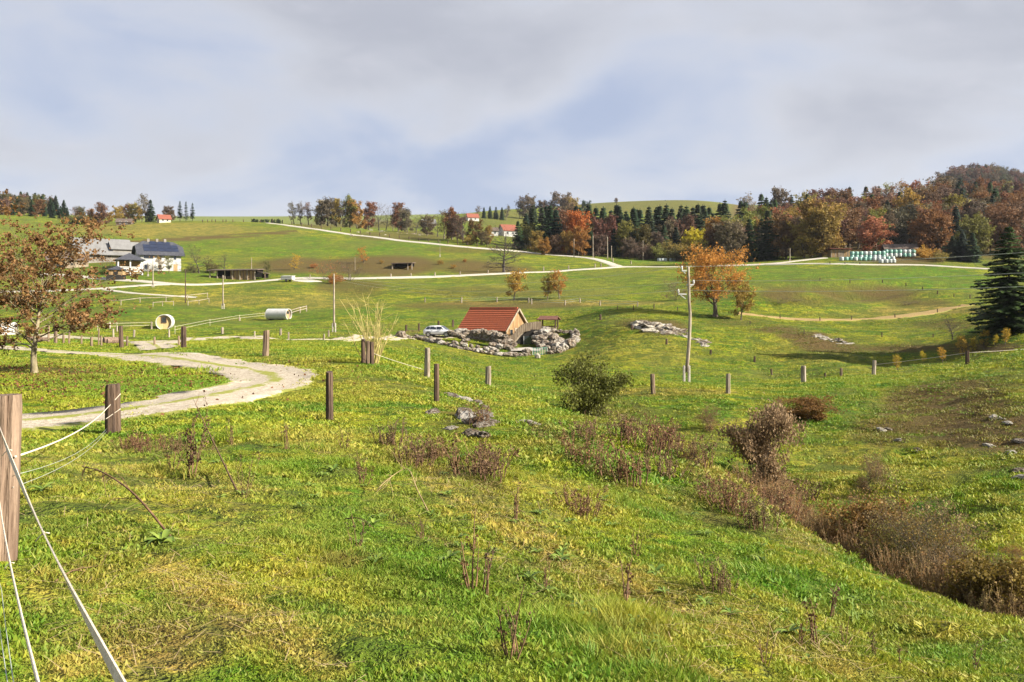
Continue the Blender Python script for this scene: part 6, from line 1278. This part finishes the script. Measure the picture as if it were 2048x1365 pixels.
# ---------------------------------------------------------------- the white car
def paint(nm, c_, rough=.25, spec=.6):
    m, t = newmat(nm); p_ = t.n('ShaderNodeBsdfPrincipled', Roughness=rough); p_.inputs['Base Color'].default_value = (*c_, 1); p_.inputs['Specular IOR Level'].default_value = spec; p_.inputs['Coat Weight'].default_value = .6
    t.l.new(p_.outputs[0], t.n('ShaderNodeOutputMaterial').inputs[0]); return m
M['carwhite'] = paint('white_car_paint', (.60,.60,.61)); M['tyre'] = simple('tyre', (.025,.025,.025), None, 5, .85); M['rim'] = simple('alloy', (.5,.5,.52), None, 5, .3, metal=.8); M['lamp'] = paint('headlamp', (.6,.62,.65), .1); M['red'] = paint('tail_lamp', (.5,.03,.02), .2); M['trim'] = simple('black_trim', (.03,.03,.032), None, 6, .6)
def car(x, y, z, rz, label):
    o = empty('parked_car', (x, y, z), rz)
    # stations along the car: x, sill z, shoulder z, half width at sill, half width at shoulder
    ST = [(-2.25,.50,.80,.70,.62),(-2.20,.38,1.02,.84,.80),(-1.9,.33,1.06,.91,.87),(-1.0,.30,1.05,.93,.90),(0,.30,1.02,.93,.91),(.9,.31,1.0,.93,.90),(1.5,.33,.98,.92,.86),(1.95,.36,.90,.88,.76),(2.20,.42,.78,.76,.62),(2.26,.48,.66,.66,.56)]
    V_ = []; Fq = []
    for (sx, z0, z1, w0, w1) in ST: V_ += [(sx,-w0*.92,z0),(sx,-w0,z0+.18),(sx,-w0*.99,(z0+z1)/2+.05),(sx,-w1,z1),(sx,w1,z1),(sx,w0*.99,(z0+z1)/2+.05),(sx,w0,z0+.18),(sx,w0*.92,z0)]
    for i in range(len(ST)-1):
        for k in range(8): a0 = i*8+k; a1 = i*8+(k+1) % 8; Fq.append((a0, a0+8, a1+8, a1))
    Fq += [tuple(range(8)), tuple((len(ST)-1)*8+7-k for k in range(8))]; bd = MB().poly(V_, Fq).build('body', M['carwhite'], o, True)
    SC = [(-2.12,1.03,1.04,.80,.80),(-1.75,1.05,1.46,.84,.66),(-1.2,1.04,1.62,.87,.66),(-.3,1.02,1.66,.88,.68),(.35,1.01,1.60,.88,.66),(.75,1.0,1.40,.87,.70),(1.32,.985,1.0,.83,.80)]
    V_ = []; Fq = []
    for (sx, z0, z1, w0, w1) in SC: V_ += [(sx,-w0,z0-.03),(sx,-w1,z1-.07),(sx,-w1*.85,z1),(sx,w1*.85,z1),(sx,w1,z1-.07),(sx,w0,z0-.03)]
    for i in range(len(SC)-1):
        for k in range(5): a0 = i*6+k; Fq.append((a0, a0+6, a0+7, a0+1))
    MB().poly(V_, Fq).build('cabin', M['carwhite'], o, True)
    def glass_side(s, x0, x1, x2, x3):
        q = [(x0, 1.08), (x1, 1.08), (x2, 1.50), (x3, 1.50)]; f = lambda zz_: (.875+(zz_-1.0)*(-.36))*s
        P = [(a, f(b)+s*.012, b) for a, b in q]; MB().poly(P, [(0,1,2,3) if s < 0 else (3,2,1,0)]).build('side_window', M['glass'], o)
    for s in (-1, 1): glass_side(s, -.15, .92, .52, -.15); glass_side(s, -1.18, -.22, -.22, -1.10); glass_side(s, -1.86, -1.25, -1.17, -1.55)
    MB().poly([(1.30,-.72,1.035),(1.30,.72,1.035),(.50,.60,1.575),(.50,-.60,1.575)], [(0,1,2,3)]).build('windscreen', M['glass'], o); MB().poly([(-2.08,-.66,1.10),(-1.72,-.58,1.47),(-1.72,.58,1.47),(-2.08,.66,1.10)], [(3,2,1,0)]).build('rear_window', M['glass'], o)
    for s in (-1, 1):
        for wx in (-1.38, 1.38):
            w_ = MB().tube([(wx,s*.72,.34),(wx,s*.76,.34),(wx,s*.92,.34),(wx,s*.95,.34)], [.30,.35,.35,.31], 22).build('wheel', M['tyre'], o); rm = MB(); rm.tube([(wx,s*.945,.34),(wx,s*.962,.34)], .22, 18); rm.build('rim', M['rim'], w_)
            MB().tube([(wx+.43*math.cos(t_),s*.935,.36+.43*math.sin(t_)) for t_ in [math.pi*k/10 for k in range(11)]], .045, 6).build('wheel_arch', M['trim'], o)
        MB().poly([(2.0,s*.80,.72),(2.19,s*.60,.72),(2.16,s*.60,.84),(1.86,s*.80,.88)], [(0,1,2,3) if s > 0 else (3,2,1,0)]).build('headlight', M['lamp'], o); MB().box(-2.24,-2.14,min(s*.5,s*.80),max(s*.5,s*.80),.85,1.0).build('tail_light', M['red'], o)
        MB().box(.55,.72,min(s*.92,s*1.08),max(s*.92,s*1.08),1.02,1.16).build('mirror', M['carwhite'], o, bevel=.03); MB().box(-1.0,1.0,min(s*.90,s*.945),max(s*.90,s*.945),.30,.40).build('sill', M['trim'], o)
        for hx in (-.95, .0): MB().box(hx, hx+.2, min(s*.915,s*.945), max(s*.915,s*.945), .90, .94).build('door_handle', M['trim'], o)
    MB().box(2.2,2.275,-.5,.5,.48,.62).build('grille', M['trim'], o); MB().box(-2.27,-2.2,-.7,.7,.42,.6).build('bumper', M['trim'], o); setp(o, label, 'car')
x, y, z = col(879, 128.5); car(x, y, z+.09, R(-16), 'white compact suv parked beside the stone hut')

# ---------------------------------------------------------------- the damp air between here and the far hills
m = bpy.data.materials.new('air'); m.use_nodes = True; m.node_tree.nodes.clear(); t = NT(m.node_tree)
pv_ = t.n('ShaderNodeVolumePrincipled'); pv_.inputs['Color'].default_value = (.80, .86, .95, 1); pv_.inputs['Density'].default_value = 0.000055; pv_.inputs['Anisotropy'].default_value = .2
t.l.new(pv_.outputs[0], t.n('ShaderNodeOutputMaterial').inputs['Volume'])
z0, z1 = float(GZ.min())-1.0, float(GZ.max())+40.0
hz = MB().box(-2700, 2700, -2700, 2700, z0, z1).build('haze', m); setp(hz, 'thin damp air over the whole valley', 'haze', kind='stuff')
